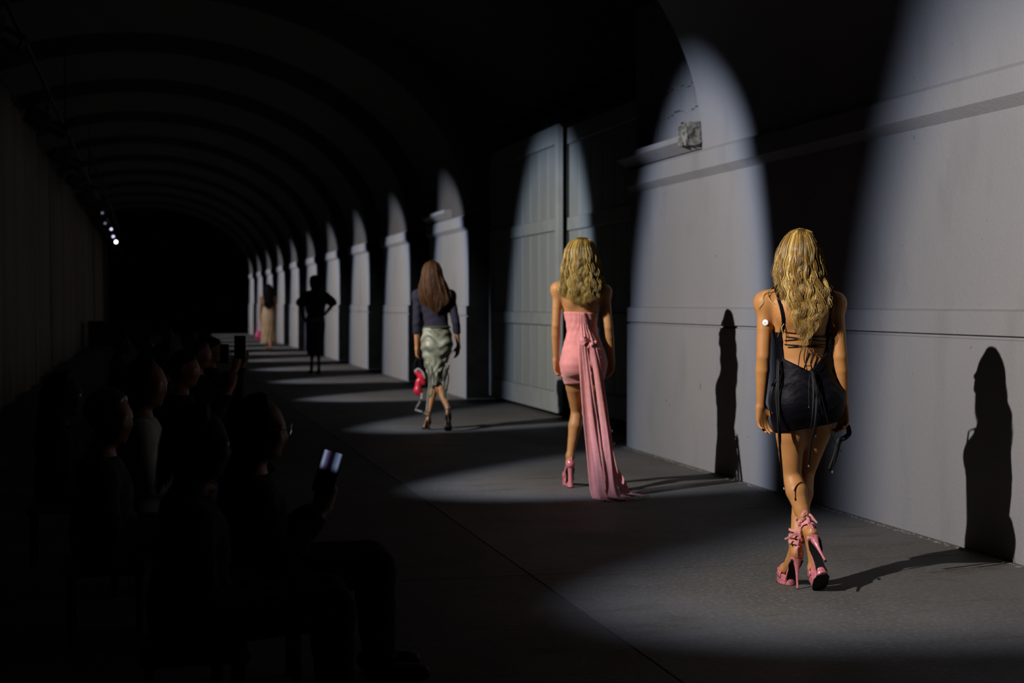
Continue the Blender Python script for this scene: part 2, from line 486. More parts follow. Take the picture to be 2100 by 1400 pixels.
class Field:
    def __init__(s, lo, hi, h):
        s.h = h; s.lo = np.array(lo, float)
        n = np.ceil((np.array(hi) - s.lo) / h).astype(int) + 1
        s.n = n
        s.F = np.full(tuple(n), 0.3, np.float32)
        s.ax = [s.lo[i] + h * np.arange(n[i]) for i in range(3)]
    def sub(s, a, b, pad):
        i0 = np.maximum(0, np.floor((np.minimum(a, b) - pad - s.lo) / s.h).astype(int))
        i1 = np.minimum(s.n, np.ceil((np.maximum(a, b) + pad - s.lo) / s.h).astype(int) + 1)
        if np.any(i1 <= i0): return None
        sl = tuple(slice(i0[k], i1[k]) for k in range(3))
        X = s.ax[0][sl[0]][:, None, None]; Y = s.ax[1][sl[1]][None, :, None]; Z = s.ax[2][sl[2]][None, None, :]
        return sl, X, Y, Z
    def smin(s, sl, d, k):
        A = s.F[sl]; d = d.astype(np.float32)
        if k > 0:
            hh = np.maximum(k - np.abs(A - d), 0) / k
            s.F[sl] = np.minimum(A, d) - hh * hh * k * 0.25
        else:
            s.F[sl] = np.minimum(A, d)
    def smax(s, D, k=0.0):
        """intersect with a full-grid field"""
        if k > 0:
            hh = np.maximum(k - np.abs(s.F - D), 0) / k
            s.F = np.maximum(s.F, D) + hh * hh * k * 0.25
        else:
            s.F = np.maximum(s.F, D)
    def grid(s):
        return s.ax[0][:, None, None], s.ax[1][None, :, None], s.ax[2][None, None, :]
    def cone(s, a, b, ra, rb, k=0.02, off=0.0):
        a = np.array(a, float); b = np.array(b, float)
        r = s.sub(a, b, max(ra, rb) + k + off + 0.02)
        if r is None: return
        sl, X, Y, Z = r
        ab = b - a; L2 = max(1e-9, ab @ ab)
        t = np.clip(((X - a[0]) * ab[0] + (Y - a[1]) * ab[1] + (Z - a[2]) * ab[2]) / L2, 0, 1)
        d = np.sqrt((X - a[0] - t * ab[0]) ** 2 + (Y - a[1] - t * ab[1]) ** 2 + (Z - a[2] - t * ab[2]) ** 2)
        s.smin(sl, d - (ra + (rb - ra) * t) - off, k)
    def ellip(s, c, rad, k=0.02, off=0.0, R=None):
        c = np.array(c, float); rad = np.array(rad, float) + off
        r = s.sub(c, c, max(rad) + k + 0.02)
        if r is None: return
        sl, X, Y, Z = r
        x, y, z = X - c[0], Y - c[1], Z - c[2]
        if R is not None:
            R = np.array(R)
            x, y, z = (R[0, 0] * x + R[1, 0] * y + R[2, 0] * z, R[0, 1] * x + R[1, 1] * y + R[2, 1] * z, R[0, 2] * x + R[1, 2] * y + R[2, 2] * z)
        k0 = np.sqrt((x / rad[0]) ** 2 + (y / rad[1]) ** 2 + (z / rad[2]) ** 2)
        k1 = np.sqrt((x / rad[0] ** 2) ** 2 + (y / rad[1] ** 2) ** 2 + (z / rad[2] ** 2) ** 2)
        s.smin(sl, k0 * (k0 - 1) / np.maximum(k1, 1e-6), k)
    def loft(s, rows, k=0.02, off=0.0, p=2.0):
        """rows (z, halfwidth, halfdepth, cx, cy) from low to high"""
        T = np.array(rows, float)
        zz = np.linspace(T[0, 0], T[-1, 0], 160)
        C = np.stack([np.interp(zz, T[:, 0], T[:, i]) for i in range(1, 5)], 1)
        ker = np.hanning(13); ker /= ker.sum()
        Cp = np.concatenate([np.repeat(C[:1], 6, 0), C, np.repeat(C[-1:], 6, 0)])
        C = np.stack([np.convolve(Cp[:, i], ker, 'valid') for i in range(4)], 1)
        mw = T[:, 1].max(); md = T[:, 2].max()
        cx0, cx1 = (T[:, 3]).min(), T[:, 3].max(); cy0, cy1 = T[:, 4].min(), T[:, 4].max()
        r = s.sub(np.array([cx0 - mw, cy0 - md, T[0, 0]]), np.array([cx1 + mw, cy1 + md, T[-1, 0]]), k + off + 0.03)
        if r is None: return
        sl, X, Y, Z = r
        z = Z.ravel()
        w = np.interp(z, zz, C[:, 0])[None, None, :] + off; d = np.interp(z, zz, C[:, 1])[None, None, :] + off
        cx = np.interp(z, zz, C[:, 2])[None, None, :]; cy = np.interp(z, zz, C[:, 3])[None, None, :]
        q = (np.abs((X - cx) / w) ** p + np.abs((Y - cy) / d) ** p) ** (1 / p)
        rr_ = np.sqrt((X - cx) ** 2 + (Y - cy) ** 2)
        dist = np.where(q > 1e-4, rr_ * (1 - 1 / np.maximum(q, 1e-4)), -np.minimum(w, d))
        dz = np.abs(Z - (T[0, 0] + T[-1, 0]) / 2) - (T[-1, 0] - T[0, 0]) / 2 - off
        kk = 0.03
        hh = np.maximum(kk - np.abs(dist - dz), 0) / kk
        s.smin(sl, np.maximum(dist, dz) + hh * hh * kk * 0.25, k)
    def mesh(s, name, m, parent, M=None, relax=1):
        G = s.F
        if relax:
            for _ in range(relax):
                G = G.copy()
                for ax in range(3):
                    a = [slice(None)] * 3; b = [slice(None)] * 3; c = [slice(None)] * 3
                    a[ax] = slice(0, -2); b[ax] = slice(1, -1); c[ax] = slice(2, None)
                    H = G.copy(); H[tuple(b)] = 0.25 * G[tuple(a)] + 0.5 * G[tuple(b)] + 0.25 * G[tuple(c)]; G = H
        P, Q = surface_nets(G, s.lo, s.h)
        return mesh_obj(name, P, Q, m, parent, True)

def lerp(a, b, t): return [a[i] + (b[i] - a[i]) * t for i in range(len(a))]
def V3(*a): return np.array(a, float)
def unit(v): v = np.array(v, float); return v / max(1e-9, np.linalg.norm(v))

def hand(f, wrist, d, n, t, size=1.0, curl=0.5, spread=0.06, off=0.0, fingers=True):
    """palm and five fingers: d towards the fingers, n out of the palm, t towards the thumb side"""
    d, n = unit(d), unit(n); t = unit(t - d * np.dot(t, d)); n = unit(n - d * np.dot(n, d) - t * np.dot(n, t))
    w = np.array(wrist, float); S = size
    palm = 0.088 * S
    base = [(0.030, 0.98), (0.0105, 1.03), (-0.010, 1.0), (-0.029, 0.90)]     # index .. little
    leng = [0.074, 0.082, 0.076, 0.060]
    for (bx, bl), fl_ in zip(base, leng):
        k0 = w + t * bx * 0.55 * S + d * 0.008 * S
        k1 = w + t * bx * S + d * palm * bl
        f.cone(k0, k1, 0.0150 * S, 0.0105 * S, 0.016 * S, off)
        if not fingers: continue
        p = k1; ang = curl * (0.55 + 0.12 * (0.03 - bx) / 0.03); dirv = d + t * bx * 2.2
        cum = ang * 0.55
        seg = [0.46, 0.30, 0.24]; rad = [0.0094, 0.0087, 0.0080, 0.0070]
        for j in range(3):
            v = unit(dirv * math.cos(cum) + n * math.sin(cum))
            q = p + v * fl_ * seg[j] * S
            f.cone(p, q, rad[j] * S, rad[j + 1] * S, 0.004 * S, off)
            p = q; cum += ang * (0.9 if j == 0 else 0.7)
    # thumb from the side of the palm near its base
    a = w + d * 0.020 * S + t * 0.020 * S + n * 0.004 * S
    b = a + (t * 0.62 + d * 0.75 + n * 0.35) * 0.040 * S
    f.cone(a, b, 0.0145 * S, 0.0115 * S, 0.012 * S, off)
    if fingers:
        c = b + unit(t * 0.22 + d * 0.95 + n * 0.30) * 0.032 * S
        e = c + unit(t * 0.05 + d * 0.95 + n * 0.40) * 0.025 * S
        f.cone(b, c, 0.0108 * S, 0.0098 * S, 0.005 * S, off); f.cone(c, e, 0.0098 * S, 0.0075 * S, 0.004 * S, off)

def rot(yaw=0, pitch=0, roll=0):
    """head / foot frame: yaw about z, pitch about x, roll about y"""
    return np.array(Matrix.Rotation(yaw, 3, 'Z') @ Matrix.Rotation(pitch, 3, 'X') @ Matrix.Rotation(roll, 3, 'Y'))

def head(f, c, R, s=1.0, off=0.0):
    """c: centre of the skull; face towards +y of frame R"""
    g = lambda x, y, z: np.array(c) + R @ (np.array([x, y, z]) * s)
    f.ellip(g(0, -0.018, 0.018), (0.074 * s, 0.092 * s, 0.088 * s), 0.02, off, R)
    f.ellip(g(0, 0.022, -0.030), (0.060 * s, 0.066 * s, 0.078 * s), 0.03, off, R)
    f.cone(g(-0.030, 0.040, -0.088), g(0.030, 0.040, -0.088), 0.020 * s, 0.020 * s, 0.03, off)     # jaw
    f.ellip(g(0, 0.070, -0.100), (0.022 * s, 0.018 * s, 0.018 * s), 0.02, off, R)                  # chin
    f.cone(g(0, 0.084, 0.004), g(0, 0.104, -0.032), 0.0075 * s, 0.0125 * s, 0.010, off)            # nose
    for q in (-1, 1):
        f.ellip(g(q * 0.011, 0.094, -0.036), (0.008 * s, 0.009 * s, 0.007 * s), 0.006, off, R)     # nostril wings
        f.ellip(g(q * 0.032, 0.074, 0.018), (0.026 * s, 0.014 * s, 0.009 * s), 0.014, off, R)      # brows
        f.ellip(g(q * 0.042, 0.062, -0.030), (0.022 * s, 0.022 * s, 0.018 * s), 0.02, off, R)      # cheeks
        f.ellip(g(q * 0.077, -0.008, -0.012), (0.008 * s, 0.019 * s, 0.031 * s), 0.006, off, R)    # ears
    f.ellip(g(0, 0.083, -0.058), (0.024 * s, 0.010 * s, 0.0065 * s), 0.005, off, R)                # upper lip
    f.ellip(g(0, 0.081, -0.070), (0.021 * s, 0.010 * s, 0.0070 * s), 0.005, off, R)                # lower lip
    return g

def foot_frame(toe, fwd_yaw, pitch):
    """origin under the ball of the foot; local +y forward, z up; pitch lifts the heel"""
    return np.array(toe, float), rot(fwd_yaw, -pitch, 0)

def foot(f, O, R, s=1.0, heel=0.15, plat=0.05, off=0.0, toes=True):
    g = lambda x, y, z: np.array(O) + R @ (np.array([x, y, z]) * s)
    h = heel
    hl = g(0, -0.135, h + 0.030); ank = g(0, -0.115, h + 0.085)
    f.ellip(hl, (0.027 * s, 0.030 * s, 0.028 * s), 0.02, off, R)
    f.cone(ank, hl, 0.027 * s, 0.023 * s, 0.012, off)
    f.cone(hl, g(-0.012, -0.01, plat + 0.022), 0.022 * s, 0.019 * s, 0.02, off)
    f.cone(hl, g(0.014, -0.01, plat + 0.022), 0.022 * s, 0.018 * s, 0.02, off)
    f.cone(ank, g(0, -0.015, plat + 0.032), 0.026 * s, 0.020 * s, 0.03, off)
    f.cone(g(-0.022, 0.0, plat + 0.020), g(0.022, 0.0, plat + 0.018), 0.020 * s, 0.017 * s, 0.02, off)
    if toes:
        for i, (x, l, r) in enumerate(((-0.024, 0.056, 0.0125), (-0.006, 0.054, 0.009), (0.008, 0.048, 0.0085), (0.020, 0.041, 0.008), (0.031, 0.032, 0.0075))):
            f.cone(g(x * 0.9, 0.008, plat + 0.018), g(x, l, plat + 0.012), r * 1.15 * s, r * s, 0.006, off)
    return ank

def arm(f, J, side, k_sh=0.05, off=0.0, r=(0.046, 0.037, 0.0375, 0.0255), upto=3):
    sh, el, wr_ = [np.array(J[q + side], float) for q in ('sh', 'el', 'wr')]
    f.ellip(sh + V3(0, 0, -0.005), (0.049, 0.047, 0.052), k_sh, off)
    f.cone(sh, sh + (el - sh) * 0.5, r[0], r[0] * 0.90, 0.03, off)
    f.cone(sh + (el - sh) * 0.5, el, r[0] * 0.90, r[1], 0.004, off)
    if upto > 1:
        m_ = el + (wr_ - el) * 0.28
        f.cone(el, m_, r[1] * 0.97, r[2], 0.006, off); f.cone(m_, wr_, r[2], r[3], 0.004, off)

def leg(f, J, side, off=0.0, r=(0.085, 0.052, 0.050, 0.033), k0=0.06, s=1.0):
    hp, kn, an = [np.array(J[q + side], float) for q in ('hp', 'kn', 'an')]
    f.cone(hp, hp + (kn - hp) * 0.45, r[0], r[0] * 0.86, k0, off)
    f.cone(hp + (kn - hp) * 0.45, kn, r[0] * 0.86, r[1], 0.006, off)
    ax = unit(an - kn)
    back = unit(V3(0, -1, 0) - ax * np.dot(V3(0, -1, 0), ax))
    m_ = kn + (an - kn) * 0.32 + back * 0.010
    f.cone(kn, m_, r[1] * 0.94, r[2], 0.010, off)
    f.cone(m_, kn + (an - kn) * 0.66 + back * 0.004, r[2], r[2] * 0.74, 0.010, off)
    f.cone(kn + (an - kn) * 0.66 + back * 0.004, an, r[2] * 0.74, r[3], 0.006, off)

TORSO = [  # z, halfwidth, halfdepth, cx, cy   (standing height 1.79 on platform heels)
    (0.865, 0.150, 0.098, 0, -0.005), (0.93, 0.168, 0.112, 0, -0.012), (0.99, 0.160, 0.108, 0, -0.010), (1.06, 0.137, 0.092, 0, 0.0),
    (1.14, 0.120, 0.082, 0, 0.005), (1.20, 0.121, 0.084, 0, 0.005), (1.28, 0.135, 0.094, 0, 0.005), (1.36, 0.150, 0.100, 0, 0.0),
    (1.42, 0.152, 0.088, 0, -0.004), (1.465, 0.118, 0.068, 0, -0.008), (1.50, 0.070, 0.052, 0, -0.006)]

def body_prims(f, J, off=0.0, parts='THALFG', torso=TORSO, hd=None, feet=None, hands=None, hsize=1.0, fingers=True, glute=True, lr=(0.085, 0.052, 0.050, 0.033), ar=(0.046, 0.037, 0.0375, 0.0255)):
    if 'T' in parts:
        f.loft(torso, 0.03, off)
        if glute:
            zc = torso[1][0] - 0.010; cx = torso[1][3]
            for q in (-1, 1): f.ellip((cx + q * 0.068, torso[1][4] - 0.045, zc), (0.078, 0.068, 0.080), 0.04, off)
        for q in 'LR':
            f.cone(J['nk'], np.array(J['sh' + q]), 0.045, 0.040, 0.05, off)
        sx = torso[7][3]
        for q in (-1, 1): f.ellip((sx + q * 0.066, torso[7][4] + 0.072, torso[7][0] - 0.045), (0.058, 0.050, 0.055), 0.03, off)
    if 'L' in parts:
        for q in 'LR': leg(f, J, q, off, lr)
    if 'A' in parts:
        for q in 'LR': arm(f, J, q, off=off, r=ar)
    if 'H' in parts:
        f.cone(J['nk'], np.array(J['hd']) + V3(0, -0.01, -0.05), 0.050, 0.047, 0.03, off)
        head(f, J['hd'], hd if hd is not None else np.eye(3), J.get('hs', 1.0), off)
    if 'F' in parts and feet:
        for q in 'LR':
            O, R, kw = feet[q]; foot(f, O, R, off=off, **kw)
    if 'G' in parts and hands:
        for q in 'LR':
            d, n, t, c = hands[q]; hand(f, J['wr' + q], d, n, t, hsize, c, off=off, fingers=fingers)

def eyes(parent, c, R, s=1.0):
    M_E = MATS['eye']
    for q in (-1, 1):
        g = np.array(c) + R @ (np.array([q * 0.031, 0.071, 0.002]) * s)
        mb = MB(); V = []
        n1, n2 = 6, 10; r_ = 0.0125 * s
        for i in range(n1 + 1):
            for j in range(n2):
                th = PI * i / n1; ph = 2 * PI * j / n2
                V.append(tuple(g + r_ * np.array([math.sin(th) * math.cos(ph), math.cos(th), math.sin(th) * math.sin(ph)])))
        F = [(i * n2 + j, (i + 1) * n2 + j, (i + 1) * n2 + (j + 1) % n2, i * n2 + (j + 1) % n2) for i in range(n1) for j in range(n2)]
        mb.add(V, F).build('eye', M_E, parent, True)

# ------------------------------------------------------------------ hair: an inner mass and many separate wavy locks
def hair_tubes(paths, radii, name, m, parent, flat=0.6, tone=None):
    """paths (n, k, 3), radii (n, k): one mesh of tapered three-sided locks"""
    n, k, _ = paths.shape
    T = np.gradient(paths, axis=1); T /= np.maximum(np.linalg.norm(T, axis=2, keepdims=True), 1e-9)
    up = np.broadcast_to(np.array([0.0, -1.0, 0.15]), T.shape)
    A = np.cross(T, up); A /= np.maximum(np.linalg.norm(A, axis=2, keepdims=True), 1e-6)
    B = np.cross(T, A)
    V = []
    for j in range(3):
        w = 2 * PI * j / 3
        V.append(paths + (A * math.cos(w) + B * math.sin(w) * flat) * radii[:, :, None])
    V = np.stack(V, 2).reshape(-1, 3)
    base = (np.arange(n) * k * 3)[:, None, None] + (np.arange(k - 1) * 3)[None, :, None]
    j = np.arange(3)[None, None, :]; j2 = (j + 1) % 3
    Q = np.stack([base + j, base + j2, base + 3 + j2, base + 3 + j], -1).reshape(-1, 4)
    o = mesh_obj(name, V, Q, m, parent, True)
    a = o.data.attributes.new('lock', 'FLOAT', 'POINT')
    a.data.foreach_set('value', np.repeat(RNG.random(n) if tone is None else tone, k * 3).astype(np.float32))
    return o

def make_hair(parent, env, m, n=900, k=36, wave=0.010, wl=0.13, rad=0.0030, seed=1, end=(0.0, 0.25), tipx=None, front=0.55, core=0.9, flyaway=0.03, name='hair'):
    """env rows: (z, halfwidth, cx, back depth, front depth, cy) from the crown down; the locks follow that envelope"""
    rg = np.random.default_rng(seed)
    E = np.array(env, float)[::-1]
    zt, zb = E[-1, 0], E[0, 0]
    ev = lambda z, c: np.interp(z, E[:, 0], E[:, c])
    phi = rg.uniform(-PI * front, PI * front, n)          # 0 = straight back
    q = rg.uniform(0.0, 1.0, n) ** 0.45
    sc = 0.84 + 0.18 * q
    u = np.linspace(0, 1, k)[None, :]
    # V-shaped ends: longest near the middle
    edge = np.abs(np.sin(phi)) ** 1.5
    zend = zb + (zt - zb) * (end[0] + (end[1] - end[0]) * np.clip(edge * 0.9 + rg.uniform(0, 0.35, n), 0, 1))
    ztop = zt - rg.uniform(0.0, 0.012, n)
    z = ztop[:, None] + (zend - ztop)[:, None] * (0.5 * u ** 2.0 + 0.5 * u)
    w = ev(z, 1); cx = ev(z, 2); bd = ev(z, 3); fd = ev(z, 4); cy = ev(z, 5)
    # clumped waves: locks gather towards the middle of their clump and clumps stand proud unevenly
    cl = np.round(phi * 7.5 + rg.normal(0, 0.2, n)).astype(int)
    cr_ = (np.sin(cl * 45.164) * 5471.7) % 1.0
    pe = phi[:, None] + ((cl / 7.5) - phi)[:, None] * 0.4 * np.clip((zt - z) / 0.30, 0, 1)
    sp, cp = np.sin(pe), np.cos(pe)
    dd = np.where(cp > 0, bd, fd)
    grow = np.clip(u * 9, 0, 1) ** 0.6
    S = sc[:, None] * (0.25 + 0.75 * grow) + 0.0
    S = S + (0.08 * (cr_ - 0.5))[:, None] * np.clip((zt - z - 0.05) / 0.25, 0, 1)
    fly = (rg.random(n) < flyaway)[:, None] * 0.10 * u
    X = cx + w * sp * (S + fly); Y = cy - dd * cp * (S + fly)
    ph = (np.sin(cl * 12.9898 + np.round(q * 2)) * 43758.5453) % (2 * PI)
    ph2 = (np.sin(cl * 78.233) * 12543.1) % (2 * PI)
    L_ = (zt - z)
    amp = wave * np.clip((L_ - 0.06) / 0.25, 0, 1) ** 1.1
    sw = np.sin(2 * PI * L_ / wl * (1 + 0.12 * np.sin(ph2))[:, None] + ph[:, None] + rg.normal(0, 0.16, n)[:, None])
    sw2 = np.cos(2 * PI * L_ / (wl * 0.83) + ph2[:, None] + rg.normal(0, 0.16, n)[:, None])
    X = X + amp * sw * 1.0; Y = Y + amp * sw2 * 0.6
    X = X + rg.normal(0, 0.0022, (n, 1)) * (1 + 2 * u)
    P = np.stack([X, Y, z], -1)
    Rr = rad * rg.uniform(0.6, 1.25, n)[:, None] * (1 - 0.85 * u ** 3) * np.clip(u * 14 + 0.5, 0, 1)
    tone = np.clip(0.55 * ((np.sin(cl * 3.717) * 971.13) % 1.0) + 0.45 * rg.random(n), 0, 1)
    h = hair_tubes(P, Rr, name, m, parent, tone=tone)
    h['kind'] = 'stuff'
    # inner mass
    zz = np.linspace(zt - 0.004, zb + (zt - zb) * 0.16, 46); M_ = 28
    V = []; F = []
    for i, zv in enumerate(zz):
        ww, cxx, b_, f_, cyy = [float(ev(zv, c)) for c in (1, 2, 3, 4, 5)]
        tp = core * (1 - 0.5 * max(0, (i / 45 - 0.55) / 0.45) ** 1.5)
        for j in range(M_):
            a = 2 * PI * j / M_
            dpt = b_ if math.cos(a) > 0 else f_ * (0.55 if zv > zt - 0.16 else 0.5)
            wv = 1 + 0.05 * math.sin(9 * a + 14 * zv)
            V.append((cxx + ww * math.sin(a) * tp * wv, cyy - dpt * math.cos(a) * tp * wv, zv))
    for i in range(45):
        for j in range(M_):
            F.append((i * M_ + j, (i + 1) * M_ + j, (i + 1) * M_ + (j + 1) % M_, i * M_ + (j + 1) % M_))
    F.append(tuple(range(M_))); F.append(tuple(range(45 * M_ + M_ - 1, 45 * M_ - 1, -1)))
    mesh_obj('hair_underlayer', V, F, m, parent, True)
    return h

def hair_mat(name, dark, mid, light, rough=0.34, spec=0.6):
    m = mat(name, mid, rough=rough, spec=spec)
    nt = m.node_tree; N = nt.nodes; L = nt.links; b = N['Principled BSDF']
    at = N.new('ShaderNodeAttribute'); at.attribute_name = 'lock'
    r = N.new('ShaderNodeValToRGB'); L.new(at.outputs['Fac'], r.inputs[0])
    r.color_ramp.elements[0].position = 0.05; r.color_ramp.elements[0].color = (*dark, 1)
    r.color_ramp.elements[1].position = 0.95; r.color_ramp.elements[1].color = (*light, 1)
    e = r.color_ramp.elements.new(0.5); e.color = (*mid, 1)
    L.new(r.outputs[0], b.inputs['Base Color'])
    return m

def ribbon(mb, pts, w, th=0.0016, side=(1, 0, 0), fold=0.0, seed=0):
    """flat strip along pts, width list or value, slightly cupped across"""
    rg = np.random.default_rng(seed)
    P = np.array(pts, float); n = len(P)
    W = np.full(n, w) if np.isscalar(w) else np.array(w, float)
    T = np.gradient(P, axis=0); T /= np.maximum(np.linalg.norm(T, axis=1, keepdims=True), 1e-9)
    S = np.broadcast_to(np.array(side, float), P.shape) if np.ndim(side) == 1 else np.array(side, float)
    S = S - T * np.sum(S * T, 1, keepdims=True); S /= np.maximum(np.linalg.norm(S, axis=1, keepdims=True), 1e-9)
    Nn = np.cross(T, S)
    m = 7; V = []
    ph = rg.uniform(0, 6)
    for layer in (0, 1):
        for i in range(n):
            for j in range(m):
                t = j / (m - 1) - 0.5
                cup = fold * W[i] * (math.cos(t * 2 * PI * 1.0 + ph + i * 0.16) * 0.5)
                V.append(tuple(P[i] + S[i] * t * W[i] * (1 - 0.35 * abs(fold)) + Nn[i] * (cup + (layer - 0.5) * th)))
    F = []
    for i in range(n - 1):
        for j in range(m - 1):
            a = i * m + j
            F.append((a, a + 1, a + m + 1, a + m)); b = n * m + a; F.append((b, b + m, b + m + 1, b + 1))
    for i in range(n - 1):
        for j in (0, m - 1):
            a = i * m + j; b = n * m + a
            q = (a, a + m, b + m, b); F.append(q if j == 0 else q[::-1])
    for i in (0, n - 1):
        for j in range(m - 1):
            a = i * m + j; b = n * m + a
            q = (a, b, b + 1, a + 1); F.append(q if i == 0 else q[::-1])
    return mb.add(V, F)

def spline(pts, n=24):
    P = np.array(pts, float); m = len(P)
    if m < 3:
        t = np.linspace(0, 1, n)[:, None]; return P[0] * (1 - t) + P[-1] * t
    out = []
    Q = np.concatenate([[2 * P[0] - P[1]], P, [2 * P[-1] - P[-2]]])
    for s in np.linspace(0, m - 1.0001, n):
        i = int(s); t = s - i
        p0, p1, p2, p3 = Q[i], Q[i + 1], Q[i + 2], Q[i + 3]
        out.append(0.5 * ((2 * p1) + (-p0 + p2) * t + (2 * p0 - 5 * p1 + 4 * p2 - p3) * t ** 2 + (-p0 + 3 * p1 - 3 * p2 + p3) * t ** 3))
    return np.array(out)

# ------------------------------------------------------------------ platform sandals
def shoe(parent, O, R, m_up, m_sole, s=1.0, heel=0.15, plat=0.05, block=False, straps=True, lw=0.0, name='shoe', label=None, m_strap=None):
    g = lambda p: np.array(O) + (R @ (np.array(p, float).T * s)).T
    t = []
    # platform with rounded outline, tapering up behind
    ys = np.linspace(-0.045, 0.088, 15)
    def hw(y): return 0.041 * max(0.0, 1 - ((y - 0.018) / 0.080) ** 4) ** 0.5 * (1 - 0.16 * max(0, -y / 0.05))
    nO = 32; out = []
    for k_ in range(nO):
        a = 2 * PI * k_ / nO
        yy = 0.018 + 0.072 * math.sin(a); xx = 0.043 * abs(math.cos(a)) ** 0.75 * (1 if math.cos(a) > 0 else -1)
        if yy < 0: xx *= 1 - 0.18 * (-yy / 0.06)
        out.append((xx, yy))
    V = []; F = []
    lv = [(0.000, 0.90), (0.003, 0.97), (0.012, 1.0), (plat * 0.33, 0.99), (plat * 0.36, 1.012), (plat * 0.66, 0.995), (plat * 0.7, 1.012), (plat - 0.004, 1.0), (plat, 0.95)]
    for z, q in lv:
        for x, y in out: V.append((x * q, 0.018 + (y - 0.018) * q, z))
    L_ = len(lv)
    for i in range(L_ - 1):
        for j in range(nO): F.append((i * nO + j, i * nO + (j + 1) % nO, (i + 1) * nO + (j + 1) % nO, (i + 1) * nO + j))
    F.append(tuple(range((L_ - 1) * nO, L_ * nO)))
    sh = mesh_obj(name, g(V), F + [tuple(range(nO - 1, -1, -1))], m_up, parent, False); shade_auto(sh, 40)
    if label: sh['label'] = label
    # black outsole under platform and the arch
    n = 22; V = []; F = []
    for i in range(n):
        u = i / (n - 1); y = 0.086 - 0.232 * u
        if y > -0.035: zb = -0.002; zt_ = 0.001
        else:
            v = (-0.035 - y) / 0.111; zb = (heel - 0.006) * (1 - (1 - v) ** 1.6) - 0.002 if v < 1 else heel - 0.008; zt_ = zb + 0.004
        w = 0.041 * max(0.02, 1 - ((y - 0.018) / 0.075) ** 4) ** 0.5 if y > -0.02 else 0.034 - 0.012 * math.sin(min(1, (-0.02 - y) / 0.08) * PI) + 0.0
        if y < -0.128: w *= max(0.35, 1 - ((-0.128 - y) / 0.02) ** 2 * 0.6)
        V += [(-w, y, zb), (w, y, zb), (w, y, zt_ + 0.0), (-w, y, zt_ + 0.0)]
    for i in range(n - 1):
        for j in range(4): F.append((i * 4 + j, (i + 1) * 4 + j, (i + 1) * 4 + (j + 1) % 4, i * 4 + (j + 1) % 4))
    F += [(0, 1, 2, 3), tuple(range(n * 4 - 1, n * 4 - 5, -1))]
    mesh_obj('outsole', g(V), F, m_sole, sh)
    # arch cover and heel seat
    V = []; F = []; n = 18
    for i in range(n):
        u = i / (n - 1); y = -0.02 - 0.128 * u; v = max(0, (-0.035 - y) / 0.113)
        z = max(plat * 0.3, (heel - 0.002) * (1 - (1 - min(1, v)) ** 1.6) + 0.004 + (1 - v) * 0.01); z2 = max(plat, z + 0.012)
        if v > 0.2: z2 = z + 0.014
        w = 0.033 - 0.009 * math.sin(min(1, u * 1.1) * PI)
        if u > 0.88: w *= max(0.45, 1 - ((u - 0.88) / 0.12) ** 2 * 0.5)
        V += [(-w, y, z), (w, y, z), (w * 1.05, y, z2), (-w * 1.05, y, z2)]
    for i in range(n - 1):
        for j in range(4): F.append((i * 4 + j, (i + 1) * 4 + j, (i + 1) * 4 + (j + 1) % 4, i * 4 + (j + 1) % 4))
    F += [(0, 1, 2, 3), tuple(range(n * 4 - 1, n * 4 - 5, -1))]
    ar = mesh_obj('insole_arch', g(V), F, m_up, sh); shade_auto(ar, 50)
    # heel
    mb = MB(); k_ = 14; pts = []; rad = []
    for i in range(k_):
        u = i / (k_ - 1)
        pts.append((0, -0.134 - 0.008 * u + 0.010 * math.sin(u * PI) * 0.4, heel + 0.004 - (heel - 0.001) * u))
        rad.append((0.022 * (1 - u) ** 3.2 + 0.0056) if not block else 0.024 - 0.006 * math.sin(u * PI))
    mb.tube([tuple(g([p])[0]) for p in pts], [r_ * s for r_ in rad], 12)
    hb = mb.build('heel', m_up, sh); shade_auto(hb, 50)
    MB().tube([tuple(g([(0, -0.142, 0.004)])[0]), tuple(g([(0, -0.142, -0.002)])[0])], rad[-1] * s * 1.08, 10).build('heel_tip', m_sole, sh)
    if straps:
        ms = m_strap or m_up
        # toe strap over the toes
        def band(c0, wid, rx, rz, a0=0.0, a1=PI, tilt=0.0, th=0.003, nm='strap'):
            mb = MB(); pts = []; side = []
            for i in range(17):
                a = a0 + (a1 - a0) * i / 16
                p = np.array(c0) + np.array([math.cos(a) * rx, math.sin(a) * rz * math.sin(tilt), math.sin(a) * rz * math.cos(tilt)])
                pts.append(p); side.append((0, math.cos(tilt), -math.sin(tilt)))
            P = g(np.array(pts)); S_ = (R @ np.array(side, float).T).T
            ribbon(mb, P, wid * s, th * s, S_, 0.0)
            return mb.build(nm, ms, sh, True)
        band((0.0, 0.012, plat - 0.012), 0.045, 0.044, 0.062, -0.1, PI + 0.1, -0.25)
        # heel counter strip up the back
        mb = MB()
        ribbon(mb, g(spline([(0, -0.160, heel + 0.010), (0, -0.168, heel + 0.045), (0, -0.156, heel + 0.085)], 10)), 0.020 * s, 0.003, R @ np.array([1, 0, 0.0]))
        mb.build('heel_strap', ms, sh, True)
        return sh, band
    return sh, None

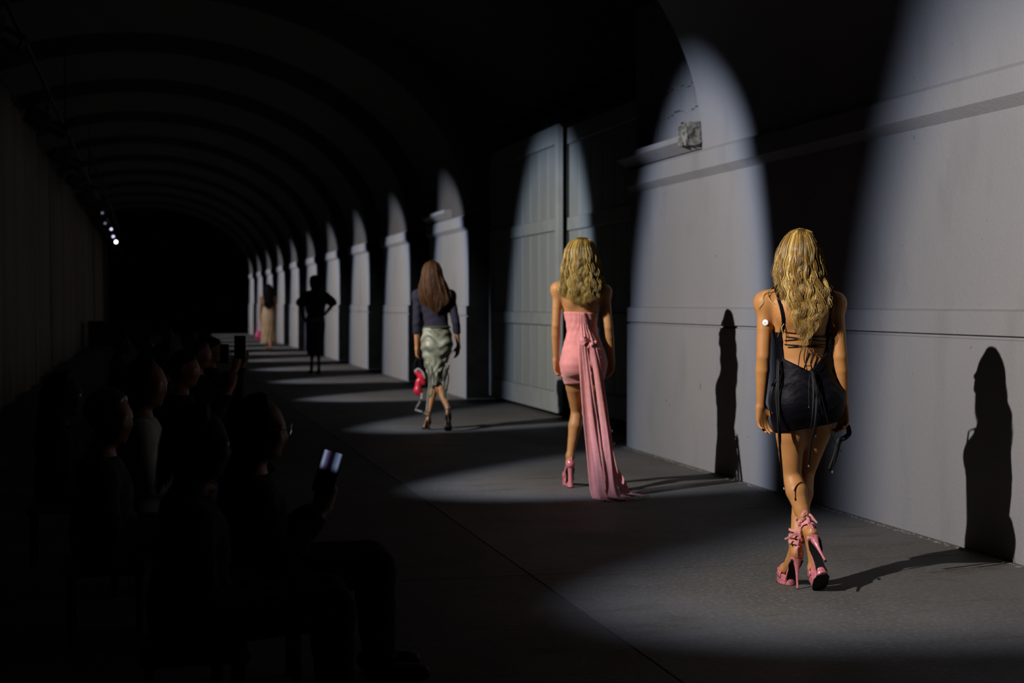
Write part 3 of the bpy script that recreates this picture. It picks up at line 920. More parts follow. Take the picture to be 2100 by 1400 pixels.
# ------------------------------------------------------------------ materials of people and clothes
MATS = {}
MATS['eye'] = mat('eye_white', (0.55, 0.52, 0.50), rough=0.2, spec=0.5)
SKIN_A = mat('skin_tan', (0.46, 0.205, 0.066), rough=0.50, spec=0.35, noise=0.10, nscale=14, bump=0.06, bscale=220, sub=0.08)
SKIN_B = mat('skin_golden', (0.46, 0.215, 0.080), rough=0.52, spec=0.35, noise=0.10, nscale=14, bump=0.05, bscale=220, sub=0.08)
SKIN_C = mat('skin_warm', (0.42, 0.20, 0.085), rough=0.45, spec=0.4, noise=0.10, nscale=14, sub=0.05)
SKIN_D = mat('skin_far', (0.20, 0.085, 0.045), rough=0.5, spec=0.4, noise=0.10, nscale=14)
SKIN_X = mat('skin_in_shade', (0.035, 0.018, 0.012), rough=0.7, spec=0.15, noise=0.10, nscale=14)  # skin colour darkened to stand in for the dim light on these people
HAIR_BL = hair_mat('hair_blond', (0.09, 0.050, 0.013), (0.36, 0.205, 0.048), (0.95, 0.68, 0.22), rough=0.30, spec=0.8)
HAIR_GD = hair_mat('hair_golden', (0.08, 0.048, 0.012), (0.30, 0.19, 0.045), (0.78, 0.53, 0.13), rough=0.32, spec=0.7)
HAIR_BR = hair_mat('hair_brown', (0.025, 0.010, 0.005), (0.070, 0.030, 0.011), (0.13, 0.060, 0.022), spec=0.3, rough=0.45)
HAIR_BK = hair_mat('hair_black', (0.002, 0.0015, 0.0015), (0.003, 0.0025, 0.0025), (0.005, 0.004, 0.004), spec=0.08, rough=0.6)
HAIR_GY = hair_mat('hair_grey', (0.04, 0.035, 0.03), (0.10, 0.09, 0.08), (0.20, 0.19, 0.17))
C_BLACK = mat('black_satin', (0.003, 0.0026, 0.005), rough=0.55, spec=0.10, noise=0.2, nscale=12, bump=0.35, bscale=26, stretch=(1, 1, 2.2))
C_BLACKM = mat('black_cord', (0.004, 0.004, 0.005), rough=0.5, spec=0.25)
C_SOLE = mat('black_rubber', (0.006, 0.006, 0.007), rough=0.6, spec=0.3)
C_PINK = mat('pink_jersey', (0.72, 0.26, 0.245), rough=0.7, spec=0.25, noise=0.10, nscale=20, bump=0.3, bscale=200, sheen=0.3)
C_PINKR = mat('pink_ribbon', (0.74, 0.285, 0.275), rough=0.65, spec=0.3, noise=0.10, nscale=25, bump=0.35, bscale=260, sheen=0.25)
C_NAVY = mat('navy_knit', (0.018, 0.016, 0.030), rough=0.8, spec=0.25, noise=0.15, nscale=20, bump=0.4, bscale=160, sheen=0.05)
C_OLIVE = mat('sage_satin', (0.27, 0.275, 0.205), rough=0.42, spec=0.45, noise=0.55, nscale=7, bump=0.3, bscale=18, col2=(0.08, 0.085, 0.055))
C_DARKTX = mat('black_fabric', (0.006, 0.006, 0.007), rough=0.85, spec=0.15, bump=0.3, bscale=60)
C_CREAM = mat('cream_fabric', (0.24, 0.16, 0.10), rough=0.7, spec=0.3, noise=0.35, nscale=5, bump=0.3, bscale=30, col2=(0.20, 0.12, 0.05))
C_BAG = mat('bag_red', (0.55, 0.02, 0.045), rough=0.35, spec=0.5, noise=0.2, nscale=10)
C_BAGP = mat('bag_pink', (0.55, 0.03, 0.11), rough=0.4, spec=0.5, noise=0.2, nscale=10)
C_SILV = mat('bright_metal', (0.85, 0.85, 0.9), rough=0.12, spec=0.8, metal=1.0)
C_WHITE = mat('white_plastic', (0.78, 0.76, 0.76), rough=0.4, spec=0.5)
C_GREYW = mat('grey_jacket', (0.018, 0.017, 0.019), rough=0.85, spec=0.2, noise=0.2, nscale=20, bump=0.4, bscale=70)
C_WSHIRT = mat('white_shirt', (0.30, 0.29, 0.28), rough=0.8, spec=0.2, bump=0.5, bscale=18)

def croc(name, col):
    """patent leather with embossed rows of scales"""
    m = mat(name, col, rough=0.22, spec=0.6, coat=0.6)
    nt = m.node_tree; N = nt.nodes; L = nt.links; b = N['Principled BSDF']
    tc = N.new('ShaderNodeTexCoord'); mp = N.new('ShaderNodeMapping'); L.new(tc.outputs['Object'], mp.inputs[0]); mp.inputs['Scale'].default_value = (30, 30, 75)
    v = N.new('ShaderNodeTexVoronoi'); v.feature = 'DISTANCE_TO_EDGE'; v.inputs['Scale'].default_value = 1.6; L.new(mp.outputs[0], v.inputs['Vector'])
    r = N.new('ShaderNodeValToRGB'); L.new(v.outputs['Distance'], r.inputs[0])
    r.color_ramp.elements[0].position = 0.0; r.color_ramp.elements[0].color = (*[c * 0.45 for c in col], 1)
    r.color_ramp.elements[1].position = 0.09; r.color_ramp.elements[1].color = (*col, 1)
    L.new(r.outputs[0], b.inputs['Base Color'])
    bp = N.new('ShaderNodeBump'); bp.inputs['Strength'].default_value = 0.5; bp.inputs['Distance'].default_value = 0.002
    L.new(r.outputs[0], bp.inputs['Height']); L.new(bp.outputs[0], b.inputs['Normal'])
    return m
C_CROC = croc('pink_croc', (0.70, 0.21, 0.235))
C_PATENT = mat('pink_patent', (0.62, 0.20, 0.22), rough=0.22, spec=0.6, coat=0.5)
C_TANSHOE = mat('brown_leather', (0.035, 0.02, 0.012), rough=0.4, spec=0.5)

from mathutils.bvhtree import BVHTree
def bvh_of(objs):
    V = []; F = []
    for o in objs:
        n = len(V); V += [tuple(v.co) for v in o.data.vertices]; F += [tuple(i + n for i in p.vertices) for p in o.data.polygons]
    return BVHTree.FromPolygons(V, F)
def back_pt(b, x, z, off=0.004, d=-0.9, front=False):
    hit = b.ray_cast(Vector((x, 1.0 if front else d, z)), Vector((0, -1 if front else 1, 0)))
    if hit[0] is None: return np.array([x, -0.06, z])
    return np.array(hit[0]) + np.array(hit[1]) * off

def person_root(u, v, name='person', twist=5.0):
    """stand a figure on the floor point whose direction and distance the photograph gives"""
    zc = FPX * EYE / v
    c, s = math.cos(YAW), math.sin(YAW)
    X = (u - 300) * zc * c / FPX
    Y = (zc - X * s) / c
    r = empty(name, (X, Y, 0), -math.atan2(X, Y) + math.radians(twist))
    return r, zc
def locf(u0, zc):
    sc = math.sqrt(1 + ((u0 - 1050) / FPX) ** 2)
    def f(u, y, d):
        z_ = zc + d / sc
        return np.array([(u - u0) * z_ / FPX / sc, d, max(0.003, EYE - (y - 621) * z_ / FPX)])
    return f

def garment(parent, name, m, lo, hi, h, build, cut, relax=1, label=None):
    f = Field(lo, hi, h); build(f)
    D = cut(*f.grid(), f)
    f.smax(D.astype(np.float32) if D.shape == f.F.shape else np.broadcast_to(D, f.F.shape).astype(np.float32), 0.004)
    o = f.mesh(name, m, parent, relax=relax)
    if label: o['label'] = label
    return o

# ================================================================== 1: woman in the black mini dress
def figure_black_dress():
    root, zc = person_root(1650, 584, twist=9.0)
    tag(root, "woman in short black open-back dress, long wavy blond hair, pink laced platform sandals", "person")
    P = locf(1650, zc)
    J = dict(nk=V3(-0.018, -0.004, 1.50), hd=V3(-0.022, 0.012, 1.664), hs=1.0,
             shL=V3(-0.196, 0.0, 1.425), elL=V3(-0.206, -0.015, 1.155), wrL=V3(-0.211, 0.03, 0.905),
             shR=V3(0.150, 0.0, 1.42), elR=V3(0.174, -0.02, 1.155), wrR=V3(0.199, 0.02, 0.905),
             hpL=V3(-0.072, 0.0, 0.92), knL=V3(-0.054, 0.05, 0.555), hpR=V3(0.096, 0.0, 0.92), knR=V3(0.030, 0.15, 0.56))
    OL, RL = foot_frame((0.064, -0.150, 0.066), math.radians(2), math.radians(48)); RL = RL @ rot(0, 0, math.radians(-13))
    OR, RR = foot_frame((-0.068, 0.07, 0.0), math.radians(12), 0)
    kw = dict(heel=0.15, plat=0.055)
    J['anL'] = OL + RL @ V3(0, -0.115, 0.235); J['anR'] = OR + RR @ V3(0, -0.115, 0.235)
    tor = [(0.865, 0.140, 0.098, 0.012, -0.005), (0.93, 0.160, 0.112, 0.013, -0.012), (0.99, 0.156, 0.108, 0.010, -0.010), (1.06, 0.137, 0.092, 0.004, 0.0),
           (1.14, 0.122, 0.082, -0.002, 0.005), (1.20, 0.122, 0.084, -0.008, 0.005), (1.28, 0.132, 0.094, -0.016, 0.005), (1.36, 0.146, 0.100, -0.022, 0.0),
           (1.42, 0.150, 0.088, -0.022, -0.004), (1.465, 0.118, 0.068, -0.020, -0.008), (1.50, 0.070, 0.052, -0.018, -0.006)]
    hd = rot(math.radians(2), math.radians(-4))
    feet = {'L': (OL, RL, kw), 'R': (OR, RR, kw)}
    hands = {'L': ((0.10, 0.05, -1), (0.55, -0.80, 0), (0.85, 0.5, 0), 0.85), 'R': ((0.0, 0.05, -1), (-0.75, -0.6, 0), (-0.6, 0.75, 0), 1.15)}
    lr = (0.083, 0.049, 0.052, 0.029); ar = (0.0415, 0.0345, 0.0355, 0.0225)
    f = Field((-0.34, -0.42, -0.02), (0.30, 0.30, 1.80), 0.0052)
    body_prims(f, J, torso=tor, hd=hd, feet=feet, hands=hands, lr=lr, ar=ar, hsize=0.94)
    # shoulder blades and spine hollow
    for q in (-1, 1): f.ellip((-0.020 + q * 0.075, -0.070, 1.375), (0.045, 0.030, 0.065), 0.05)
    body = f.mesh('body', SKIN_A, root, relax=1)
    eyes(root, J['hd'], hd)
    def build(g):
        body_prims(g, J, off=0.010, parts='T', torso=tor, hd=hd, lr=lr)
        for q in 'LR': leg(g, J, q, 0.012, lr)
        g.loft([(0.76, 0.130, 0.085, 0.016, 0.03), (0.90, 0.155, 0.11, 0.013, 0.0), (0.96, 0.158, 0.11, 0.012, 0.0)], 0.03, 0.012)
        X, Y, Z = g.grid()
        g.F += (0.0022 * np.sin(Z * 150 + 30 * X * np.sign(X - 0.02) + 3 * np.sin(X * 40)) * np.exp(-((Z - 1.02) / 0.05) ** 2) + 0.0016 * np.sin(Z * 90 - 60 * X) * (X > 0.03)).astype(np.float32)
    def cut(X, Y, Z, g):
        zt = np.interp(X.ravel(), [-0.3, -0.118, -0.105, 0.013, 0.092, 0.110, 0.3], [1.275, 1.275, 1.142, 1.084, 1.165, 1.275, 1.275])[:, None, None]
        zt = np.where(Y < 0.02, zt, 1.30) + 0 * Z
        hem = 0.775 + 0.055 * np.clip((X + 0.12) / 0.28, 0, 1) + 0 * Y
        return np.maximum(Z - zt, hem - Z) + 0 * Y
    dress = garment(root, 'dress', C_BLACK, (-0.26, -0.24, 0.74), (0.27, 0.26, 1.34), 0.0052, build, cut, label='short black satin dress with open back')
    b = bvh_of([body, dress])
    # straps over the shoulders and strings across the back
    for pts in ([(1600, 684), (1601, 660), (1596, 630), (1590, 604), (1589, 594)], [(1690, 690), (1695, 660), (1699, 630), (1702, 604), (1700, 596)]):
        Q = []
        for u, y in spline(pts, 14):
            p = P(u, y, -0.08); Q.append(back_pt(b, p[0], p[2], 0.004))
        p = Q[-1] + V3(0, 0.05, 0.015); Q.append(p); Q.append(p + V3(0, 0.05, -0.02)); Q.append(p + V3(0, 0.07, -0.09))
        mb = MB(); ribbon(mb, Q, 0.019, 0.0022); mb.build('strap', C_BLACK, dress, True)
    mb = MB()
    for u0, y0, u1, y1 in ((1606, 706, 1686, 712), (1612, 712, 1688, 706), (1608, 690, 1690, 700), (1606, 698, 1692, 688), (1605, 680, 1690, 692)):
        Q = []
        for t in np.linspace(0, 1, 18):
            p = P(u0 + (u1 - u0) * t, y0 + (y1 - y0) * t, -0.08); Q.append(back_pt(b, p[0], p[2], 0.004))
        mb.tube(Q, 0.0028, 6)
    mb.build('lacing', C_BLACKM, dress, True)
    # ties
    def tie(pts, r=0.0024, bead=None, w=None, n=26):
        mb = MB(); Q = [P(*p) for p in pts]; Q = spline(Q, n)
        for i in range(len(Q)):
            if len(pts[0]) == 3 and Q[i][2] > 0.84:
                s_ = back_pt(b, Q[i][0], Q[i][2], 0.005)
                if abs(Q[i][0] - 0.0) < 0.16: Q[i][1] = min(Q[i][1], s_[1])
        if w: ribbon(mb, Q, w, 0.0018, fold=0.15)
        else: mb.tube(Q, r, 6)
        o = mb.build('tie', C_BLACKM, dress, True)
        if bead:
            c = Q[-1]; V = []
            mb = MB(); mb.tube([c + V3(0, 0, 0.006), c + V3(0, 0, 0.002), c + V3(0, 0, -0.006)], [0.0035, 0.0055, 0.0035], 8)
            mb.build('bead', C_SILV, o)
    tie([(1638, 712, -.11), (1633, 728, -.11), (1630, 752, -.11)])
    tie([(1645, 712, -.11), (1642, 735, -.11), (1648, 758, -.12)])
    tie([(1651, 712, -.11), (1660, 728, -.12), (1655, 748, -.13), (1645, 746, -.12), (1650, 716, -.11)])
    tie([(1655, 757, -.12), (1650, 780, -.15), (1648, 810, -.17), (1648, 836, -.18)], bead=1)
    tie([(1656, 757, -.12), (1661, 790, -.16), (1666, 840, -.18), (1662, 894, -.17)], bead=1, r=0.003)
    tie([(1657, 757, -.12), (1664, 800, -.165), (1661, 860, -.19), (1653, 910, -.17), (1649, 956, -.16)], bead=1, w=0.012)
    tie([(1659, 757, -.12), (1672, 800, -.15), (1684, 850, -.17), (1690, 872, -.17), (1704, 900, -.1), (1724, 928, -.08)], r=0.0018)
    tie([(1656, 758, -.12), (1658, 800, -.17), (1655, 850, -.19), (1652, 880, -.18)], w=0.010)
    tie([(1592, 735, -.06), (1589, 780, -.10), (1590, 850, -.12), (1593, 900, -.11), (1591, 924, -.11)], bead=1, w=0.012)
    tie([(1590, 735, -.05), (1587, 790, -.09), (1589, 850, -.11), (1594, 920, -.11), (1602, 1003, -.10)], bead=1, r=0.0026)
    tie([(1594, 760, -.07), (1585, 800, -.1), (1587, 860, -.12), (1592, 930, -.12), (1599, 985, -.10)], w=0.009)
    tie([(1740, 872, 0.0), (1743, 888, -.01), (1733, 898, -.02), (1722, 905, -.02), (1714, 935, -.02), (1703, 966, -.02)], w=0.026)
    tie([(1722, 896, -.03), (1715, 930, -.03), (1707, 968, -.03)], bead=1, r=0.0028)
    tie([(1586, 775, -.02), (1580, 800, -.04), (1578, 830, -.04), (1584, 850, -.04)], w=0.018)
    # round sensor on the left arm
    mb = MB(); c = P(1566, 661, 0.0); bp_ = back_pt(b, c[0], c[2], 0.0)
    mb.tube([bp_ + V3(0.002, 0.002, 0), bp_ + V3(-0.0005, -0.0035, 0), bp_ + V3(-0.001, -0.0045, 0)], [0.0150, 0.0150, 0.0125], 24)
    s_ = mb.build('arm_sensor', C_WHITE, root); s_['label'] = 'small round white sensor disc on upper left arm'; shade_auto(s_, 40)
    mb = MB(); mb.tube([bp_ + V3(-0.001, -0.0045, 0), bp_ + V3(-0.001, -0.0050, 0)], [0.004, 0.0035], 12); mb.build('sensor_dimple', mat('sensor_grey', (0.35, 0.34, 0.34)), s_)
    # hair
    env = []
    for u, y, hw, bd, fd, cy in ((1641, 467, 8, .02, .02, 0.005), (1641, 472, 18, .055, .045, 0.0), (1639, 483, 27, .082, .065, -0.002), (1639, 497, 35, .10, .075, -0.004), (1639, 511, 41, .108, .08, -0.004), (1638, 535, 46, .112, .08, -0.006),
                               (1638, 556, 49, .108, .07, -0.01), (1641, 583, 55, .090, .045, -0.035), (1646, 611, 60, .072, .02, -0.066), (1648, 640, 55, .066, .01, -0.075),
                               (1645, 668, 48, .060, .0, -0.075), (1641, 697, 35, .050, .0, -0.075), (1639, 712, 20, .045, .0, -0.075), (1638, 724, 9, .040, .0, -0.075)):
        p = P(u, y, -0.05); env.append((p[2], hw / 411.5, p[0], bd, fd, cy))
    make_hair(root, env, HAIR_BL, n=2400, k=44, wave=0.0085, wl=0.105, rad=0.0019, seed=3, end=(0.0, 0.62), front=0.60, core=0.86, flyaway=0.012)
    # loose locks over the left shoulder
    rg = np.random.default_rng(5)
    for pts in ([(1594, 575, -.04), (1580, 590, -.05), (1562, 602, -.05), (1560, 620, -.058), (1549, 632, -.05)],
                [(1592, 580, -.05), (1573, 597, -.055), (1574, 614, -.06), (1586, 626, -.07), (1590, 640, -.075), (1588, 650, -.075)],
                [(1598, 590, -.06), (1586, 604, -.07), (1596, 622, -.08), (1600, 650, -.09), (1592, 676, -.095), (1588, 690, -.095)],
                [(1596, 640, -.08), (1602, 660, -.09), (1596, 672, -.095), (1600, 690, -.095)],
                [(1700, 590, -.05), (1709, 606, -.06), (1711, 625, -.07), (1708, 640, -.07), (1714, 652, -.06)],
                [(1703, 600, -.06), (1706, 620, -.07), (1700, 645, -.08), (1706, 668, -.08)],
                [(1590, 545, -.04), (1583, 560, -.03), (1586, 585, -.04)]):
        Q = spline([P(*p) for p in pts], 24)
        paths = []; rad = []
        for j in range(5):
            paths.append(Q + rg.normal(0, 0.0010, (1, 3)) + np.linspace(0, 1, 24)[:, None] * rg.normal(0, 0.002, (1, 3)))
            rad.append(0.0015 * (1 - 0.7 * np.linspace(0, 1, 24) ** 2))
        hair_tubes(np.array(paths), np.array(rad), 'loose_lock', HAIR_BL, root)
    # sandals with laces round the ankles
    for nm, O, R in (('L', OL, RL), ('R', OR, RR)):
        sh, band = shoe(root, O, R, C_CROC, C_SOLE, heel=0.15, plat=0.055, name='platform_sandal')
        for k in range(5):
            z = 0.228 + 0.0145 * k; tl = (0.35 if k % 2 else -0.30)
            mb = MB(); ring = []; side = []
            for i in range(25):
                a = 2 * PI * i / 24; rr_ = 0.0385 - 0.0005 * k
                ring.append((math.cos(a) * rr_, -0.122 + math.sin(a) * rr_ * 1.08, z + tl * 0.03 * math.cos(a))); side.append((0, 0, 1))
            Q = np.array(O) + (R @ np.array(ring).T).T
            ribbon(mb, Q, 0.0125, 0.0026, (R @ np.array(side, float).T).T); mb.build('ankle_lace', C_PINKR, sh, True)
        # bow: loops and tails
        base = np.array(O) + R @ V3(0, -0.168, 0.262)
        tails = ([(-.02, -.005, .02), (-.045, -.008, .006), (-.075, -.008, -.008)], [(-.008, -.01, -.02), (-.016, -.012, -.05), (-.022, -.012, -.085)]) if nm == 'R' else \
                ([(.015, -.008, .012), (.035, -.012, -.012), (.052, -.014, -.03)], [(.004, -.010, .015), (-.012, -.014, .03), (-.028, -.010, .0)], [(-.012, -.008, -.01), (-.030, -.010, -.018), (-.030, -.008, -.045)])
        for tl in tails:
            Q = spline([base] + [base + V3(*p) for p in tl], 14)
            mb = MB(); ribbon(mb, Q, [0.008 + 0.004 * math.sin(PI * i / 13) for i in range(14)], 0.0022, (0.25, 0, 1)); mb.build('lace_tail', C_PINKR, sh, True)
        mb = MB(); ribbon(mb, [np.array(O) + R @ V3(*p) for p in ((0.0, -0.165, 0.222), (0.003, -0.171, 0.25), (-0.002, -0.166, 0.285), (0.002, -0.162, 0.305))], 0.012, 0.003, (1, 0.1, 0)); mb.build('lace_knot', C_PINKR, sh, True)
    return root
F1 = figure_black_dress()

# ================================================================== 2: woman in pink with the ribbon train
def figure_pink():
    root, zc = person_root(1195, 384)
    tag(root, 'woman walking away in strapless pink mini dress with long ribbon train, golden shoulder-length hair', 'person')
    P = locf(1195, zc)
    J = dict(nk=V3(-0.018, -0.004, 1.60), hd=V3(-0.020, 0.012, 1.772), hs=1.05,
             shL=V3(-0.190, 0.0, 1.525), elL=V3(-0.204, -0.015, 1.250), wrL=V3(-0.200, 0.05, 0.992),
             shR=V3(0.166, 0.0, 1.505), elR=V3(0.196, -0.02, 1.235), wrR=V3(0.228, 0.05, 0.990),
             hpL=V3(-0.075, 0.02, 0.94), knL=V3(-0.026, 0.20, 0.585), hpR=V3(0.085, 0.0, 0.94), knR=V3(0.050, 0.08, 0.585))
    OR, RR = foot_frame((0.085, -0.15, 0.052), math.radians(0), math.radians(36))
    OL, RL = foot_frame((-0.088, 0.27, 0.0), math.radians(3), 0)
    kw = dict(heel=0.155, plat=0.065, s=1.0)
    J['anL'] = OL + RL @ V3(0, -0.115, 0.24); J['anR'] = OR + RR @ V3(0, -0.115, 0.24)
    tor = [(0.88, 0.140, 0.10, 0.006, -0.005), (0.97, 0.162, 0.118, 0.006, -0.012), (1.04, 0.160, 0.112, 0.006, -0.010), (1.12, 0.135, 0.094, 0.0, 0.0),
           (1.20, 0.107, 0.082, -0.006, 0.005), (1.26, 0.110, 0.085, -0.010, 0.005), (1.36, 0.130, 0.096, -0.014, 0.005), (1.45, 0.146, 0.100, -0.016, 0.0),
           (1.51, 0.150, 0.088, -0.016, -0.004), (1.56, 0.118, 0.068, -0.018, -0.008), (1.60, 0.070, 0.052, -0.018, -0.006)]
    hd = rot(math.radians(-3), math.radians(-5))
    feet = {'L': (OL, RL, kw), 'R': (OR, RR, kw)}
    hands = {'L': ((0.12, 0.02, -1), (0.70, -0.65, 0), (0.7, 0.7, 0), 0.9), 'R': ((-0.05, 0.02, -1), (-0.8, -0.4, 0), (-0.4, 0.9, 0), 1.0)}
    lr = (0.080, 0.047, 0.050, 0.029); ar = (0.0390, 0.0330, 0.0345, 0.0225)
    f = Field((-0.30, -0.40, -0.02), (0.32, 0.42, 1.90), 0.0066)
    body_prims(f, J, torso=tor, hd=hd, feet=feet, hands=hands, lr=lr, ar=ar, hsize=1.0)
    for q in (-1, 1): f.ellip((-0.016 + q * 0.078, -0.072, 1.46), (0.045, 0.030, 0.070), 0.05)
    body = f.mesh('body', SKIN_B, root)
    eyes(root, J['hd'], hd, 1.05)
    def build(g):
        body_prims(g, J, off=0.008, parts='T', torso=tor)
        for q in 'LR': leg(g, J, q, 0.008, lr)
        g.loft([(0.80, 0.128, 0.085, 0.012, 0.05), (0.92, 0.150, 0.11, 0.008, 0.02), (0.98, 0.160, 0.112, 0.006, 0.0)], 0.03, 0.008)
        X, Y, Z = g.grid()
        g.F += (0.0016 * np.sin(X * 160 + 4 * np.sin(Z * 18)) * (Z > 1.12) + 0.0012 * np.sin(Z * 110)).astype(np.float32)
    def cut(X, Y, Z, g):
        zt = 1.352 - 0.35 * np.clip(X + 0.02, -0.2, 0.2) * 0.10
        return np.maximum(Z - zt, (0.812 + 0.02 * np.clip(X * 5, -1, 1)) - Z) + 0 * Y
    dress = garment(root, 'dress', C_PINK, (-0.24, -0.25, 0.77), (0.25, 0.28, 1.38), 0.0066, build, cut, label='strapless ruched pink mini dress')
    b = bvh_of([body, dress])
    # pleats gathered from the top edge to the knot at the waist
    tr = []
    mb = MB()
    for k, (ut, ub, yb) in enumerate(((1188, 1192, 700), (1191, 1197, 704), (1193, 1203, 706), (1195, 1209, 704), (1196, 1214, 700))):
        Q = []
        for t in np.linspace(0, 1, 16):
            u = ut + (ub - ut) * t ** 1.3; y = 641 + (yb - 641) * t
            p = P(u, y, -0.1); s_ = back_pt(b, p[0], p[2], 0.006); Q.append(s_ + V3(0, -0.012 * t - 0.004 * (k % 2), 0))
        ribbon(mb, Q, [0.012 + 0.028 * t for t in np.linspace(0, 1, 16)], 0.003, fold=0.35, seed=k)
    mb.build('gathered_pleats', C_PINKR, dress, True)
    mb = MB(); c = P(1202, 702, -0.15)
    for k in range(4):
        a = k * 0.7
        Q = [c + V3(0.035 * math.cos(t + a) , -0.012 + 0.016 * math.sin(2 * t + a), 0.022 * math.sin(t) + 0.006 * k - 0.01) for t in np.linspace(0, PI * 1.6, 16)]
        ribbon(mb, Q, 0.030, 0.003, (0, -0.3, 1), fold=0.2, seed=k)
    mb.build('knot', C_PINKR, dress, True)
    rib = [  # (u, y, depth) ... , width start, end
        ([(1186, 700, -.15), (1189, 760, -.19), (1194, 850, -.27), (1203, 940, -.36), (1210, 1010, -.45), (1218, 1030, -.54), (1232, 1038, -.60)], .036, .080),
        ([(1192, 702, -.16), (1197, 760, -.21), (1205, 850, -.29), (1213, 930, -.40), (1219, 1000, -.50), (1228, 1024, -.58)], .030, .062),
        ([(1197, 704, -.15), (1203, 760, -.20), (1211, 850, -.27), (1218, 930, -.36), (1228, 1005, -.44), (1240, 1026, -.55)], .020, .062),
        ([(1200, 704, -.14), (1204, 740, -.16), (1207, 768, -.17)], .018, .010),
        ([(1205, 704, -.14), (1211, 738, -.17), (1217, 764, -.17)], .018, .010),
        ([(1209, 702, -.16), (1218, 760, -.21), (1228, 850, -.28), (1236, 930, -.38), (1242, 1000, -.48), (1248, 1026, -.58), (1262, 1034, -.64)], .036, .075),
        ([(1214, 700, -.15), (1224, 760, -.19), (1235, 850, -.26), (1243, 930, -.33), (1250, 1000, -.42), (1262, 1020, -.50), (1282, 1030, -.60)], .030, .062),
        ([(1217, 700, -.14), (1229, 770, -.18), (1240, 860, -.22), (1249, 940, -.28), (1262, 990, -.33), (1285, 1018, -.42), (1316, 1031, -.56)], .024, .052),
        ([(1218, 698, -.13), (1232, 780, -.15), (1244, 870, -.16), (1256, 950, -.18), (1274, 985, -.22), (1280, 1012, -.32)], .020, .034),
        ([(1195, 702, -.13), (1206, 780, -.15), (1219, 880, -.17), (1229, 960, -.22), (1236, 1010, -.35)], .030, .050),
    ]
    for i, (pts, w0, w1) in enumerate(rib):
        Q = spline([P(*p) for p in pts], 40)
        rg = np.random.default_rng(40 + i)
        t = np.linspace(0, 1, 40)
        Q[:, 0] += 0.006 * np.sin(t * 11 + rg.uniform(0, 6)) * t; Q[:, 1] += 0.010 * np.sin(t * 9 + rg.uniform(0, 6)) * t
        Q[:, 2] = np.maximum(Q[:, 2], 0.006 + 0.0022 * i)
        sd = np.stack([np.ones(40), 0.35 * np.sin(t * 5 + i * 1.7), np.zeros(40)], 1)
        mb = MB(); ribbon(mb, Q, w0 + (w1 - w0) * t, 0.0022, sd, fold=0.10 * (1 if i % 2 else -1), seed=i)
        mb.build('train_ribbon', C_PINKR, dress, True)
    # raw torn ends lying on the floor
    for i, (u, y, d, du) in enumerate(((1236, 1036, -.55, 22), (1262, 1036, -.60, 26), (1285, 1032, -.55, 24), (1225, 1040, -.62, 16))):
        Q = spline([P(u, y, d), P(u + du * .5, y + 3, d - .04), P(u + du, y + 2 + (i % 3) * 3, d - .05)], 14)
        Q[:, 2] = 0.004 + 0.004 * np.abs(np.sin(np.linspace(0, 7, 14)))
        mb = MB(); ribbon(mb, Q, [0.05 * (1 - 0.7 * k / 13) for k in range(14)], 0.002, (0.1, 1, 0)); mb.build('torn_end', C_PINKR, dress, True)
    for u, y, d in ((1249, 884, -.26), (1254, 911, -.26)):
        c = P(u, y, d); MB().tube([c + V3(0, 0, .010), c + V3(0, 0, .003), c + V3(0, 0, -.010)], [0.003, 0.0075, 0.003], 8).build('bead', C_SILV, dress)
    env = []
    for u, y, hw, bd, fd, cy in ((1193, 485.5, 7, .02, .02, 0.005), (1193, 489, 16, .06, .05, 0.0), (1192, 497, 24, .092, .07, -0.003), (1191, 511, 31, .112, .085, -0.005), (1192, 530, 36, .122, .09, -0.008), (1192, 550, 39, .120, .085, -0.010),
                               (1192, 568, 41, .105, .06, -0.03), (1191, 585, 44, .090, .03, -0.055), (1189, 603, 44, .080, .01, -0.070), (1188, 617, 38, .072, .0, -0.075), (1188, 628, 30, .060, .0, -0.075)):
        p = P(u, y, -0.05); env.append((p[2], hw / 275.0, p[0], bd, fd, cy))
    make_hair(root, env, HAIR_GD, n=1300, k=32, wave=0.011, wl=0.13, rad=0.0027, seed=8, end=(0.0, 0.16), front=0.60, core=0.88, flyaway=0.02)
    for O, R in ((OL, RL), (OR, RR)):
        shoe(root, O, R, C_PATENT, C_SOLE, heel=0.155, plat=0.065, block=True, name='platform_shoe')
        f = Field(O - 0.26, O + 0.30, 0.0066)
        foot(f, O, R, off=0.006, heel=0.155, plat=0.065)
        X, Y, Z = f.grid()
        ly = (X - O[0]) * R[0, 1] + (Y - O[1]) * R[1, 1] + (Z - O[2]) * R[2, 1]; lz = (X - O[0]) * R[0, 2] + (Y - O[1]) * R[1, 2] + (Z - O[2]) * R[2, 2]
        f.smax((lz - 0.215 + 0.0 * ly).astype(np.float32), 0.004)
        f.mesh('shoe_upper', C_PATENT, root)
    return root
F2 = figure_pink()

